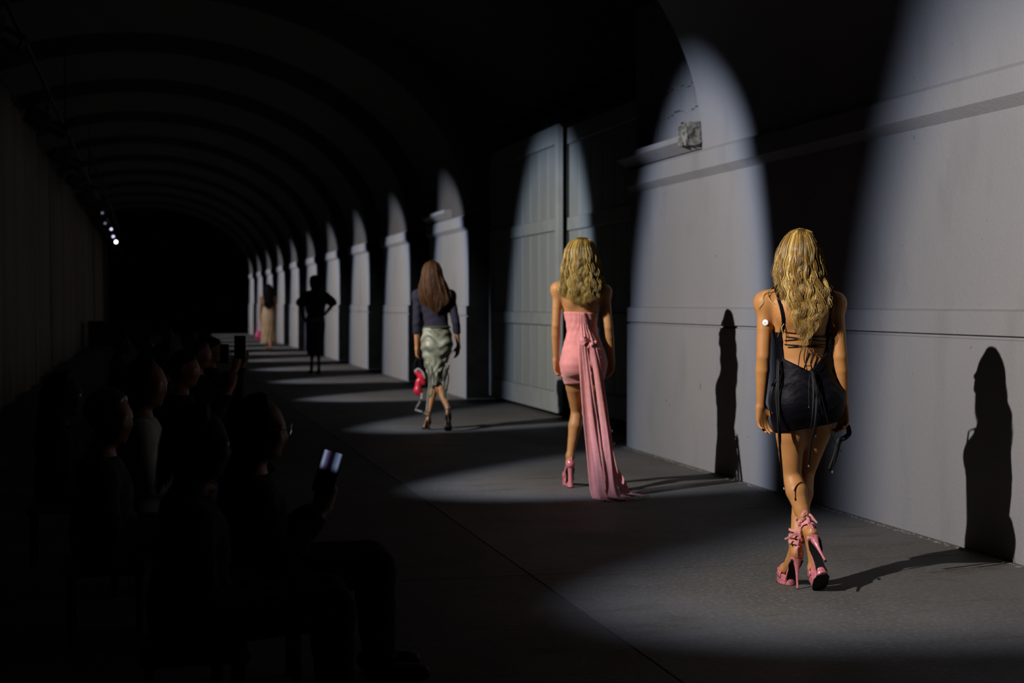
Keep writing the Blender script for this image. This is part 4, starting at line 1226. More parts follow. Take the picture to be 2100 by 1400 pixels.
# ================================================================== 3: woman in navy top and satin skirt
def figure_satin():
    root, zc = person_root(893, 263)
    tag(root, 'woman walking away in navy knit top and sage satin skirt, long straight brown hair', 'person')
    P = locf(893, zc)
    J = dict(nk=V3(-0.030, -0.004, 1.585), hd=V3(-0.040, 0.012, 1.765), hs=1.04,
             shL=V3(-0.200, 0.0, 1.50), elL=V3(-0.208, -0.02, 1.20), wrL=V3(-0.205, 0.04, 0.92),
             shR=V3(0.168, 0.0, 1.50), elR=V3(0.222, -0.04, 1.21), wrR=V3(0.262, 0.05, 0.94),
             hpL=V3(-0.065, 0.0, 0.95), knL=V3(0.010, 0.04, 0.56), hpR=V3(0.085, 0.0, 0.95), knR=V3(0.010, 0.14, 0.56))
    OL, RL = foot_frame((0.135, -0.06, 0.035), math.radians(-4), math.radians(24))
    OR, RR = foot_frame((-0.085, 0.22, 0.0), math.radians(6), 0)
    kw = dict(heel=0.10, plat=0.012)
    J['anL'] = OL + RL @ V3(0, -0.115, 0.185); J['anR'] = OR + RR @ V3(0, -0.115, 0.185)
    tor = [(0.88, 0.140, 0.10, 0.015, -0.005), (0.97, 0.165, 0.118, 0.015, -0.012), (1.04, 0.162, 0.112, 0.014, -0.010), (1.12, 0.142, 0.094, 0.012, 0.0),
           (1.19, 0.126, 0.084, 0.008, 0.005), (1.26, 0.128, 0.087, 0.0, 0.005), (1.35, 0.140, 0.096, -0.008, 0.005), (1.44, 0.152, 0.100, -0.014, 0.0),
           (1.50, 0.154, 0.088, -0.016, -0.004), (1.55, 0.118, 0.068, -0.022, -0.008), (1.585, 0.070, 0.052, -0.030, -0.006)]
    hd = rot(math.radians(0), math.radians(-4))
    feet = {'L': (OL, RL, kw), 'R': (OR, RR, kw)}
    hands = {'L': ((0.02, 0.05, -1), (0.9, -0.3, 0), (0.3, 0.9, 0), 1.9), 'R': ((-0.15, 0.05, -1), (-0.8, -0.5, 0), (-0.4, 0.8, 0), 0.9)}
    lr = (0.080, 0.046, 0.049, 0.028); ar = (0.040, 0.033, 0.034, 0.022)
    f = Field((-0.30, -0.36, -0.02), (0.36, 0.40, 1.90), 0.009)
    body_prims(f, J, torso=tor, hd=hd, feet=feet, hands=hands, lr=lr, ar=ar, hsize=1.02)
    body = f.mesh('body', SKIN_C, root)
    eyes(root, J['hd'], hd, 1.04)
    # knit top with three-quarter sleeves
    def bt(g):
        body_prims(g, J, off=0.011, parts='T', torso=tor)
        for q in 'LR':
            sh, el, wr_ = J['sh' + q], J['el' + q], J['wr' + q]
            g.ellip(sh, (0.050, 0.048, 0.052), 0.05, 0.010)
            g.cone(sh, el, 0.040, 0.036, 0.02, 0.011); g.cone(el, el + (wr_ - el) * 0.40, 0.036, 0.034, 0.006, 0.011)
        X, Y, Z = g.grid(); g.F += (0.002 * np.sin(Z * 70 + X * 40 * np.sign(X))).astype(np.float32)
    def ct(X, Y, Z, g):
        lo_ = np.where(np.abs(X - 0.01) < 0.165, 1.13 + 0.02 * np.sin(X * 9), 1.075) + 0 * Y
        neck = 1.585 - 0.05 * np.clip(1 - np.abs(X + 0.03) / 0.11, 0, 1)
        return np.maximum(lo_ - Z, Z - neck) + 0 * Y
    garment(root, 'knit_top', C_NAVY, (-0.32, -0.20, 1.02), (0.34, 0.22, 1.64), 0.009, bt, ct, label='dark navy knit top with three quarter sleeves')
    # gathered satin skirt
    rows = [(0.50, 0.072, 0.078, 0.010, 0.02), (0.60, 0.085, 0.090, 0.006, 0.03), (0.72, 0.118, 0.105, 0.004, 0.03), (0.84, 0.150, 0.115, 0.010, 0.0),
            (0.93, 0.172, 0.125, 0.014, -0.01), (1.00, 0.174, 0.125, 0.014, -0.01), (1.08, 0.158, 0.110, 0.014, -0.005), (1.16, 0.138, 0.100, 0.010, 0.0)]
    f = Field((-0.24, -0.24, 0.44), (0.26, 0.28, 1.20), 0.0085)
    f.loft(rows, 0.02, 0.004)
    for q in (-1, 1): f.ellip((0.015 + q * 0.070, -0.060, 0.965), (0.082, 0.075, 0.085), 0.03, 0.008)
    X, Y, Z = f.grid()
    f.F += (0.007 * np.sin(Z * 62 + 12 * X + 2.2 * np.sin(X * 26 + 1)) * np.clip((Z - 0.62) * 4, 0, 1) + 0.005 * np.sin(X * 95 + 6 * np.sin(Z * 14)) * np.clip((0.95 - Z) * 4, 0, 1)).astype(np.float32)
    hem = 0.50 + 0.05 * np.sin(X * 22) + 0 * Y
    f.smax((np.maximum(hem - Z, Z - 1.152) + 0 * Y).astype(np.float32), 0.003)
    sk = f.mesh('skirt', C_OLIVE, root); sk['label'] = 'gathered sage green satin skirt with hanging ties'
    MB().tube([(0.014 + 0.142 * math.cos(a), -0.002 + 0.104 * math.sin(a), 1.152) for a in np.linspace(0, 2 * PI, 33)], 0.014, 6, cap=False).build('waistband', mat('dark_olive', (0.05, 0.055, 0.03), rough=0.6), sk, True)
    for i, (pts, w) in enumerate((([(872, 742, -.12), (878, 775, -.10), (880, 800, -.08), (874, 838, -.06), (868, 849, -.04)], .030), ([(882, 752, -.13), (884, 790, -.11), (881, 815, -.09)], .026),
                                  ([(917, 748, -.10), (912, 785, -.08), (914, 812, -.08), (918, 838, -.05)], .030), ([(912, 752, -.12), (908, 790, -.10), (913, 822, -.08)], .022),
                                  ([(915, 745, -.09), (919, 772, -.06), (914, 800, -.05), (922, 834, -.02), (932, 836, 0)], .018))):
        Q = spline([P(*p) for p in pts], 26); Q[:, 0] += 0.010 * np.sin(np.linspace(0, 9, 26) + i)
        mb = MB(); ribbon(mb, Q, w, 0.002, (1, 0.4, 0), fold=0.3, seed=i); mb.build('skirt_tie', C_OLIVE, sk, True)
    env = []
    for u, y, hw, bd, fd, cy in ((887, 533.5, 4, .02, .02, 0.0), (887, 537, 11, .065, .055, 0.0), (886, 543, 15, .092, .075, -.003), (886, 553, 19, .110, .085, -.005), (886, 565, 21, .118, .085, -.01), (887, 580, 25, .105, .05, -.035),
                               (889, 596, 30, .088, .02, -.06), (891, 612, 31, .076, .01, -.072), (891, 625, 26, .070, .0, -.075), (890, 637, 19, .062, .0, -.075), (890, 646, 11, .05, .0, -.075)):
        p = P(u, y, -0.05); env.append((p[2], hw / 185.0, p[0], bd, fd, cy))
    make_hair(root, env, HAIR_BR, n=700, k=26, wave=0.006, wl=0.22, rad=0.0042, seed=12, end=(0.0, 0.22), front=0.60, core=0.9, flyaway=0.01)
    for O, R in ((OL, RL), (OR, RR)):
        sh, band = shoe(root, O, R, C_TANSHOE, C_SOLE, heel=0.10, plat=0.012, name='heeled_sandal')
        for z in (0.175, 0.205):
            mb = MB(); ring = [np.array(O) + R @ V3(math.cos(a) * 0.034, -0.118 + math.sin(a) * 0.036, z) for a in np.linspace(0, 2 * PI, 21)]
            ribbon(mb, ring, 0.008, 0.003, tuple(R @ V3(0, 0, 1))); mb.build('ankle_strap', C_TANSHOE, sh, True)
    return root, P, J
F3, P3, J3 = figure_satin()

# red handbag hanging from her left hand
def handbag(name, P, c, col_m, label, s=1.0, zc_off=0.0):
    root = empty(name, tuple(c)); tag(root, label, 'handbag')
    return root
bag = empty('handbag'); tag(bag, 'small red handbag with loops swinging from left hand of the navy top woman', 'handbag')
bag.location = F3.location; bag.rotation_euler = F3.rotation_euler
mb = MB()
# soft baguette body
f = Field((-0.36, -0.10, 0.28), (0.02, 0.22, 0.80), 0.010)
for pts in (([-0.205, 0.06, 0.655], [-0.150, 0.06, 0.60], 0.030, 0.036), ([-0.150, 0.06, 0.60], [-0.130, 0.06, 0.53], 0.036, 0.030), ([-0.185, 0.06, 0.55], [-0.195, 0.06, 0.45], 0.034, 0.042), ([-0.195, 0.06, 0.45], [-0.165, 0.06, 0.41], 0.042, 0.034)):
    f.cone(pts[0], pts[1], pts[2], pts[3], 0.02)
f.mesh('bag_body', C_BAG, bag)
mb.tube(spline([(-0.225, 0.06, 0.64), (-0.232, 0.06, 0.73), (-0.200, 0.05, 0.815), (-0.190, 0.05, 0.815), (-0.165, 0.06, 0.73), (-0.150, 0.06, 0.63)], 24), 0.007, 6)
mb.build('bag_strap', C_BLACKM, bag, True)
for i, pts in enumerate(([(-0.23, 0.04, 0.66), (-0.19, 0.03, 0.69), (-0.14, 0.03, 0.65), (-0.115, 0.03, 0.58)], [(-0.15, 0.03, 0.42), (-0.165, 0.03, 0.34), (-0.215, 0.02, 0.25), (-0.20, 0.02, 0.23), (-0.14, 0.02, 0.21)])):
    mb = MB(); ribbon(mb, spline([V3(*p) for p in pts], 18), 0.022, 0.004, (0.3, 0, 1), fold=0.2); mb.build('scarf_tail', mat('grey_scarf', (0.30, 0.28, 0.27), rough=0.6), bag, True)

# ================================================================== far figures
def scaled_pose(s, x0=0.0):
    J = dict(nk=V3(0, -0.004, 1.50), hd=V3(0, 0.012, 1.664), shL=V3(-0.172, 0, 1.42), elL=V3(-0.195, -0.01, 1.155), wrL=V3(-0.20, 0.05, 0.905),
             shR=V3(0.172, 0, 1.42), elR=V3(0.195, -0.01, 1.155), wrR=V3(0.20, 0.05, 0.905), hpL=V3(-0.08, 0, 0.92), knL=V3(-0.04, 0.10, 0.53), hpR=V3(0.08, 0, 0.92), knR=V3(0.05, 0.02, 0.53))
    J = {k: v * s for k, v in J.items()}; J['hs'] = s
    return J

# 4: dark figure in a loose short-sleeved top, one hand on the hip
def figure_shadow():
    root, zc = person_root(647, 144)
    tag(root, 'dark silhouette of woman in loose black top and long skirt, hand on hip', 'person')
    s = 1.12
    J = scaled_pose(s)
    J['elR'] = V3(0.325, -0.02, 1.36); J['wrR'] = V3(0.195, 0.02, 1.19)
    J['elL'] = V3(-0.285, -0.02, 1.36); J['wrL'] = V3(-0.22, 0.10, 1.13)
    OL, RL = foot_frame((-0.09, 0.12, 0), math.radians(4), 0); OR, RR = foot_frame((0.05, -0.06, 0.0), 0, 0)
    kw = dict(heel=0.10, plat=0.012)
    J['anL'] = OL + RL @ V3(0, -0.115, 0.185); J['anR'] = OR + RR @ V3(0, -0.115, 0.185)
    tor = [tuple(v * s for v in r) for r in TORSO]
    hd = rot(0, math.radians(-4))
    f = Field((-0.42, -0.32, -0.02), (0.44, 0.32, 2.02), 0.012)
    body_prims(f, J, torso=tor, hd=hd, feet={'L': (OL, RL, kw), 'R': (OR, RR, kw)}, hands={'L': ((0.3, 0.3, -1), (0.9, -0.3, 0), (0.3, 0.9, 0), 0.9), 'R': ((-0.8, 0.3, -0.35), (0, 0, -1), (0.2, 0.9, 0), 0.6)}, hsize=1.08, lr=(0.085, 0.05, 0.05, 0.03))
    f.mesh('body', SKIN_X, root)
    f = Field((-0.42, -0.28, 1.10), (0.44, 0.28, 1.78), 0.012)
    f.loft([(1.18, 0.20, 0.13, -0.01, 0), (1.30, 0.21, 0.14, -0.02, 0), (1.45, 0.22, 0.14, -0.02, 0), (1.58, 0.21, 0.12, -0.01, 0), (1.67, 0.13, 0.08, 0, 0)], 0.03, 0.01)
    for q, x in (('L', -1), ('R', 1)):
        f.cone(J['sh' + q], J['sh' + q] + (J['el' + q] - J['sh' + q]) * 0.92 + V3(0.02 * x, 0, 0.05), 0.070, 0.10, 0.05)
    X, Y, Z = f.grid(); f.F += (0.004 * np.sin(X * 40) * np.sin(Z * 12)).astype(np.float32)
    f.smax((np.where(np.abs(X) < 0.2, 1.20, 1.36) - Z + 0 * Y).astype(np.float32), 0.01)
    f.mesh('loose_top', C_DARKTX, root)
    f = Field((-0.3, -0.26, 0.30), (0.32, 0.28, 1.24), 0.012)
    f.loft([(0.38, 0.155, 0.13, -0.01, 0.02), (0.6, 0.165, 0.14, -0.005, 0.01), (0.85, 0.185, 0.145, -0.005, 0), (1.0, 0.195, 0.14, 0, 0), (1.12, 0.165, 0.12, 0, 0), (1.2, 0.15, 0.11, 0, 0)], 0.02, 0.005)
    X, Y, Z = f.grid(); f.F += (0.005 * np.sin(X * 60 + Z * 6) * np.clip(1.0 - Z, 0, 1)).astype(np.float32)
    f.mesh('long_skirt', C_DARKTX, root)
    hx = J['hd'][0]
    make_hair(root, [(1.985, .02, hx, .02, .02, 0), (1.975, .06, hx, .06, .05, 0), (1.94, .095, hx, .10, .07, -.005), (1.86, .112, hx, .118, .075, -.01), (1.78, .105, hx, .10, .05, -.02), (1.70, .085, hx, .09, .03, -.04), (1.64, .05, hx, .06, .0, -.06)],
              HAIR_BK, n=260, k=16, wave=0.006, wl=0.2, rad=0.006, seed=21, end=(0, .15), front=.6)
    for O, R in ((OL, RL), (OR, RR)): shoe(root, O, R, C_DARKTX, C_SOLE, heel=0.10, plat=0.012, name='heeled_shoe')
    return root
figure_shadow()

# 5: long black hair, cream skirt, pink bag
def figure_cream(u, v, s, label, hair=True, dim=False):
    root, zc = person_root(u, v)
    tag(root, label, 'person')
    J = scaled_pose(s)
    OL, RL = foot_frame((-0.04, 0.10, 0), math.radians(4), 0); OR, RR = foot_frame((0.04, -0.10, 0.0), 0, 0)
    kw = dict(heel=0.10, plat=0.012)
    J['anL'] = OL + RL @ V3(0, -0.115, 0.185); J['anR'] = OR + RR @ V3(0, -0.115, 0.185)
    tor = [tuple(q * s for q in r) for r in TORSO]; hd = rot(0, math.radians(-4))
    f = Field((-0.34, -0.32, -0.02), (0.34, 0.32, 1.8 * s), 0.013)
    body_prims(f, J, torso=tor, hd=hd, feet={'L': (OL, RL, kw), 'R': (OR, RR, kw)}, hands={'L': ((0.1, 0.05, -1), (0.9, -0.3, 0), (0.3, 0.9, 0), 1.2), 'R': ((-0.1, 0.05, -1), (-0.9, -0.3, 0), (-0.3, 0.9, 0), 0.8)}, hsize=1.05 * s)
    f.mesh('body', SKIN_D, root)
    f = Field((-0.36, -0.3, 0.15), (0.36, 0.32, 1.5 * s), 0.013)
    f.loft([(0.22 * s, 0.24, 0.15, 0.01, 0.02), (0.45 * s, 0.215, 0.15, 0.01, 0.01), (0.75 * s, 0.20, 0.15, 0.01, 0), (0.95 * s, 0.188 * s, 0.135 * s, 0, 0), (1.10 * s, 0.15 * s, 0.11 * s, 0, 0), (1.20 * s, 0.132 * s, 0.10 * s, 0, 0)], 0.02, 0.004)
    X, Y, Z = f.grid(); f.F += (0.008 * np.sin(X * 55 + 2 * np.sin(Z * 5)) * np.clip(1.1 - Z, 0, 1)).astype(np.float32)
    f.mesh('long_skirt', C_CREAM if not dim else C_DARKTX, root)
    f = Field((-0.26 * s, -0.2, 1.1 * s), (0.26 * s, 0.2, 1.5 * s), 0.013)
    body_prims(f, J, off=0.010, parts='T', torso=tor); X, Y, Z = f.grid()
    f.smax((np.maximum(1.15 * s - Z, Z - 1.37 * s) + 0 * X + 0 * Y).astype(np.float32), 0.004)
    f.mesh('top', C_CREAM if not dim else C_DARKTX, root)
    z0 = 1.79 * s
    if hair:
        make_hair(root, [(z0, .02, 0, .02, .02, 0), (z0 - .012, .06, 0, .06, .05, 0), (z0 - .05, .095, 0, .10, .08, -.005), (z0 - .14, .118, 0, .12, .08, -.01), (z0 - .26, .125, 0, .10, .04, -.04), (z0 - .42, .135, 0, .085, .01, -.06), (z0 - .58, .125, 0, .075, .0, -.07), (z0 - .70, .09, 0, .065, .0, -.07), (z0 - .76, .05, 0, .05, .0, -.07)],
                  HAIR_BK, n=260, k=20, wave=0.008, wl=0.2, rad=0.006, seed=22, end=(0, .1), front=.6)
    else:
        make_hair(root, [(z0, .02, 0, .02, .02, 0), (z0 - .012, .06, 0, .06, .05, 0), (z0 - .05, .09, 0, .10, .07, -.005), (z0 - .14, .10, 0, .11, .06, -.01), (z0 - .24, .075, 0, .08, .03, -.03), (z0 - .30, .04, 0, .05, .0, -.05)],
                  HAIR_BR, n=160, k=14, wave=0.004, wl=0.2, rad=0.006, seed=23, end=(0, .1), front=.6)
    for O, R in ((OL, RL), (OR, RR)): shoe(root, O, R, C_TANSHOE, C_SOLE, heel=0.10, plat=0.012, name='heeled_shoe')
    return root
F5 = figure_cream(550, 101, 1.10, 'woman with very long black hair in long cream skirt, far down the tunnel')
F6 = figure_cream(460, 60, 1.02, 'barely visible walking figure in dark skirt at the far dark end of the tunnel', hair=False, dim=True)
bag2 = empty('handbag'); tag(bag2, 'rounded pink handbag at the left side of the woman in the long cream skirt', 'handbag')
bag2.location = F5.location; bag2.rotation_euler = F5.rotation_euler
f = Field((-0.46, -0.10, 0.34), (-0.08, 0.20, 0.86), 0.014)
f.ellip((-0.27, 0.05, 0.50), (0.10, 0.05, 0.13), 0.02); f.ellip((-0.27, 0.05, 0.44), (0.115, 0.055, 0.08), 0.03)
f.mesh('bag_body', C_BAGP, bag2)
MB().tube(spline([(-0.34, 0.05, 0.58), (-0.32, 0.05, 0.74), (-0.24, 0.05, 0.86), (-0.21, 0.05, 0.86), (-0.21, 0.05, 0.72), (-0.21, 0.05, 0.58)], 20), 0.009, 6).build('bag_handle', C_BAGP, bag2, True)
MB().tube([(-0.27, -0.005, 0.55), (-0.27, -0.012, 0.55)], 0.016, 10).build('clasp', C_SILV, bag2)

# ------------------------------------------------------------------ stage lamps on the rail
M_LAMP = mat('lamp_black', (0.012, 0.012, 0.013), rough=0.5, spec=0.4)
M_LENS = mat('lamp_glass', (0.05, 0.05, 0.055), rough=0.08, spec=0.8, coat=0.5)
M_GLOW = mat('lamp_glow', (1, 1, 1), emit=(0.93, 0.92, 1.0), estr=9.0)
M_GLOWD = mat('lamp_glow_dim', (1, 1, 1), emit=(0.72, 0.68, 1.0), estr=2.6)
M_GLOWF = mat('lamp_glow_faint', (1, 1, 1), emit=(0.72, 0.68, 1.0), estr=0.35)
rail = empty('lighting_rail', (LAMPX, 0, LAMPZ + 0.42)); tag(rail, 'long black lighting rail hanging along the left of the tunnel', 'rail')
MB().tube([(0, 3.5, 0), (0, 72, 0)], 0.028, 10).build('pipe', M_LAMP, rail, True)
MB().tube([(0.25, 26, -0.02), (0.25, 60, -0.02)], 0.02, 8).build('pipe', M_LAMP, rail, True)
y = 4.0
while y < 72:
    MB().tube([(0, y, 0.0), (0, y, 1.35)], 0.012, 6).build('hanger', M_LAMP, rail)
    y += 9.9
def build_lamp(root, glow=None):
    MB().box((-0.10, -0.10, 0.0), (0.10, 0.10, 0.30), 0.02).tube([(0, 0, 0.02), (0, 0, -0.20)], [0.085, 0.080], 18).build('lamp_body', M_LAMP, root)
    for k in range(4): MB().box((-0.104, -0.104, 0.07 + 0.05 * k), (0.104, 0.104, 0.082 + 0.05 * k)).build('cooling_fin', M_LAMP, root)
    MB().tube([(0, 0, -0.185), (0, 0, -0.23)], [0.098, 0.098], 18).build('colour_frame', M_LAMP, root)
    MB().tube([(-0.12, 0, 0.1), (-0.12, 0.17, 0.1)], 0.010, 6).tube([(0.12, 0, 0.1), (0.12, 0.17, 0.1)], 0.010, 6).tube([(-0.13, 0.17, 0.1), (0.13, 0.17, 0.1)], 0.012, 6).tube([(0, 0.17, 0.1), (0, 0.37, 0.1)], 0.016, 6).build('yoke', M_LAMP, root)
    MB().tube([(0, 0, -0.19), (0, 0, -0.222)], [0.070, 0.070], 18).build('lens', glow or M_LENS, root)
def lamp_thing(loc, R, label, glow=None):
    r = empty('stage_lamp', loc); r.rotation_mode = 'QUATERNION'; r.rotation_quaternion = R.to_quaternion()
    tag(r, label, 'stage lamp', 'stage lamps along the rail'); build_lamp(r, glow); return r
def copy_tree(o, parent=None):
    c = o.copy(); COL.objects.link(c)
    if parent: c.parent = parent
    for ch in o.children: copy_tree(ch, c)
    return c
ORD = ['nearest', 'second', 'third', 'fourth', 'fifth', 'sixth', 'seventh', 'eighth', 'ninth', 'tenth', 'eleventh', 'twelfth', 'thirteenth', 'fourteenth', 'fifteenth', 'sixteenth', 'seventeenth', 'eighteenth']
proto = None
for i, l in enumerate(LAMPS):
    d, R = beam_matrix(l)
    loc = Vector((LAMPX, l['y'], LAMPZ))
    if proto is None:
        proto = lamp_thing(loc, R, 'black profile spotlight on the overhead rail aimed at the right wall'); o = proto
    else:
        o = copy_tree(proto); o.location = loc; o.rotation_quaternion = R.to_quaternion()
    o['label'] = ORD[i] + ' black profile spotlight along the overhead rail, aimed at the right wall'
# five small lamps further along face back down the tunnel: seen as a short string of lit dots
for k, (u, yy, zc, g, s, lab) in enumerate(((239, 496, 50.0, M_GLOW, 0.62, 'brightest and lowest of the small lit lamps at left in the tunnel'),
                                  (233.5, 485, 44.5, M_GLOWD, 0.42, 'lit lamp just above the lowest bright one at left in the tunnel'),
                                  (229.5, 470, 41.5, M_GLOWD, 0.40, 'middle of the small lit lamps at left in the tunnel'),
                                  (217, 458, 36.0, M_GLOWF, 0.34, 'faint lamp dot above the middle lit lamp'),
                                  (211.5, 437, 32.0, M_GLOWF, 0.30, 'faintest and topmost of the small lamp dots at left'))):
    X = (u - 300) * zc * math.cos(YAW) / FPX; Yw = (zc - X * math.sin(YAW)) / math.cos(YAW); Z = EYE + (621 - yy) * zc / FPX
    dv = Vector((-X, -Yw, EYE - Z)).normalized()
    r = empty('work_lamp', (X, Yw, Z)); r.rotation_mode = 'QUATERNION'; r.rotation_quaternion = (-dv).to_track_quat('Z', 'Y')
    tag(r, lab, 'lamp', 'small lamps facing back down the tunnel')
    MB().tube([(0, 0, 0.12), (0, 0, -0.02), (0, 0, -0.05)], [0.075 * s, 0.085 * s, 0.09 * s], 14).build('lamp_body', M_LAMP, r)
    MB().tube([(0, 0, -0.045), (0, 0, -0.056)], [0.075 * s, 0.07 * s], 14).build('lens', g, r)
    MB().tube([(0, 0, 0.05), (0, 0.66, 0.05)], 0.010, 6).build('stem', M_LAMP, r)

# ------------------------------------------------------------------ pleated drapes closing the left side
M_DRAPE = mat('pale_drape', (0.30, 0.26, 0.20), rough=0.95, spec=0.05, noise=0.25, nscale=1.3, stretch=(0.3, 1, 0.05), bump=0.2, bscale=120, sheen=0.1)
DX = -1.98
rg = np.random.default_rng(31)
y = 9.5; k = 0
while y < 73:
    w = rg.uniform(3.6, 5.4); n = int(w / 0.045); V = []; F = []
    hz = [0.03, 0.8, 1.8, 2.8, 3.6, 4.38]
    ph = rg.uniform(0, 6); dep = rg.uniform(-0.06, 0.10)
    for side in (0, 1):
        for i in range(n + 1):
            t = i / n; yy = w * t
            a = 0.045 * math.sin(yy * 2 * PI / 0.42 + ph + 0.8 * math.sin(yy * 1.7)) + 0.03 * math.sin(yy * 3.1 + ph)
            for q, z in enumerate(hz):
                V.append((dep + a * (1.15 - 0.5 * q / 5) - 0.008 * side, yy + 0.01 * math.sin(q * 2 + i), z))
    m_ = len(hz); S = (n + 1) * m_
    for i in range(n):
        for q in range(m_ - 1):
            a = i * m_ + q; F.append((a, a + 1, a + m_ + 1, a + m_)); F.append((S + a, S + a + m_, S + a + m_ + 1, S + a + 1))
        F.append((i * m_, (i + 1) * m_, S + (i + 1) * m_, S + i * m_)); F.append((i * m_ + m_ - 1, S + i * m_ + m_ - 1, S + (i + 1) * m_ + m_ - 1, (i + 1) * m_ + m_ - 1))
    d = empty('drape', (DX, y, 0)); tag(d, ORD[k] + ' tall pale pleated drape along the left side of the tunnel', 'curtain', 'pale drapes down the left side')
    mesh_obj('cloth', V, F, M_DRAPE, d, True)
    MB().box((dep - 0.03, 0.0, 4.37), (dep + 0.02, w, 4.43)).build('hem_tape', M_LAMP, d)
    y += w + 0.05; k += 1

# ------------------------------------------------------------------ black road cases near the far left
M_CASE = mat('case_black', (0.012, 0.011, 0.011), rough=0.6, spec=0.3)
def case(x0, x1, y, z1, label):
    c = empty('road_case', ((x0 + x1) / 2, y, 0)); tag(c, label, 'case', 'black road cases by the drapes')
    w = (x1 - x0) / 2
    MB().box((-w, -0.45, 0.12), (w, 0.45, z1 - 0.22), 0.02).build('case_body', M_CASE, c)
    MB().box((-w - 0.006, -0.456, z1 - 0.21), (w + 0.006, 0.456, z1), 0.02).build('lid', M_CASE, c)
    for s in (-1, 1):
        for t in (-1, 1):
            MB().tube([(s * (w - 0.12) - 0.02, t * 0.33, 0.06), (s * (w - 0.12) + 0.02, t * 0.33, 0.06)], 0.06, 12).build('caster', M_CASE, c)
        MB().box((s * w * 0.5 - 0.06, -0.475, z1 - 0.27), (s * w * 0.5 + 0.06, -0.452, z1 - 0.16), 0.004).build('latch', M_LAMP, c)
case(-1.72, -0.85, 46.5, 0.86, 'black road case nearest the drapes, far left of the tunnel')
case(-0.80, 0.12, 46.7, 0.84, 'black road case further right, far left of the tunnel')

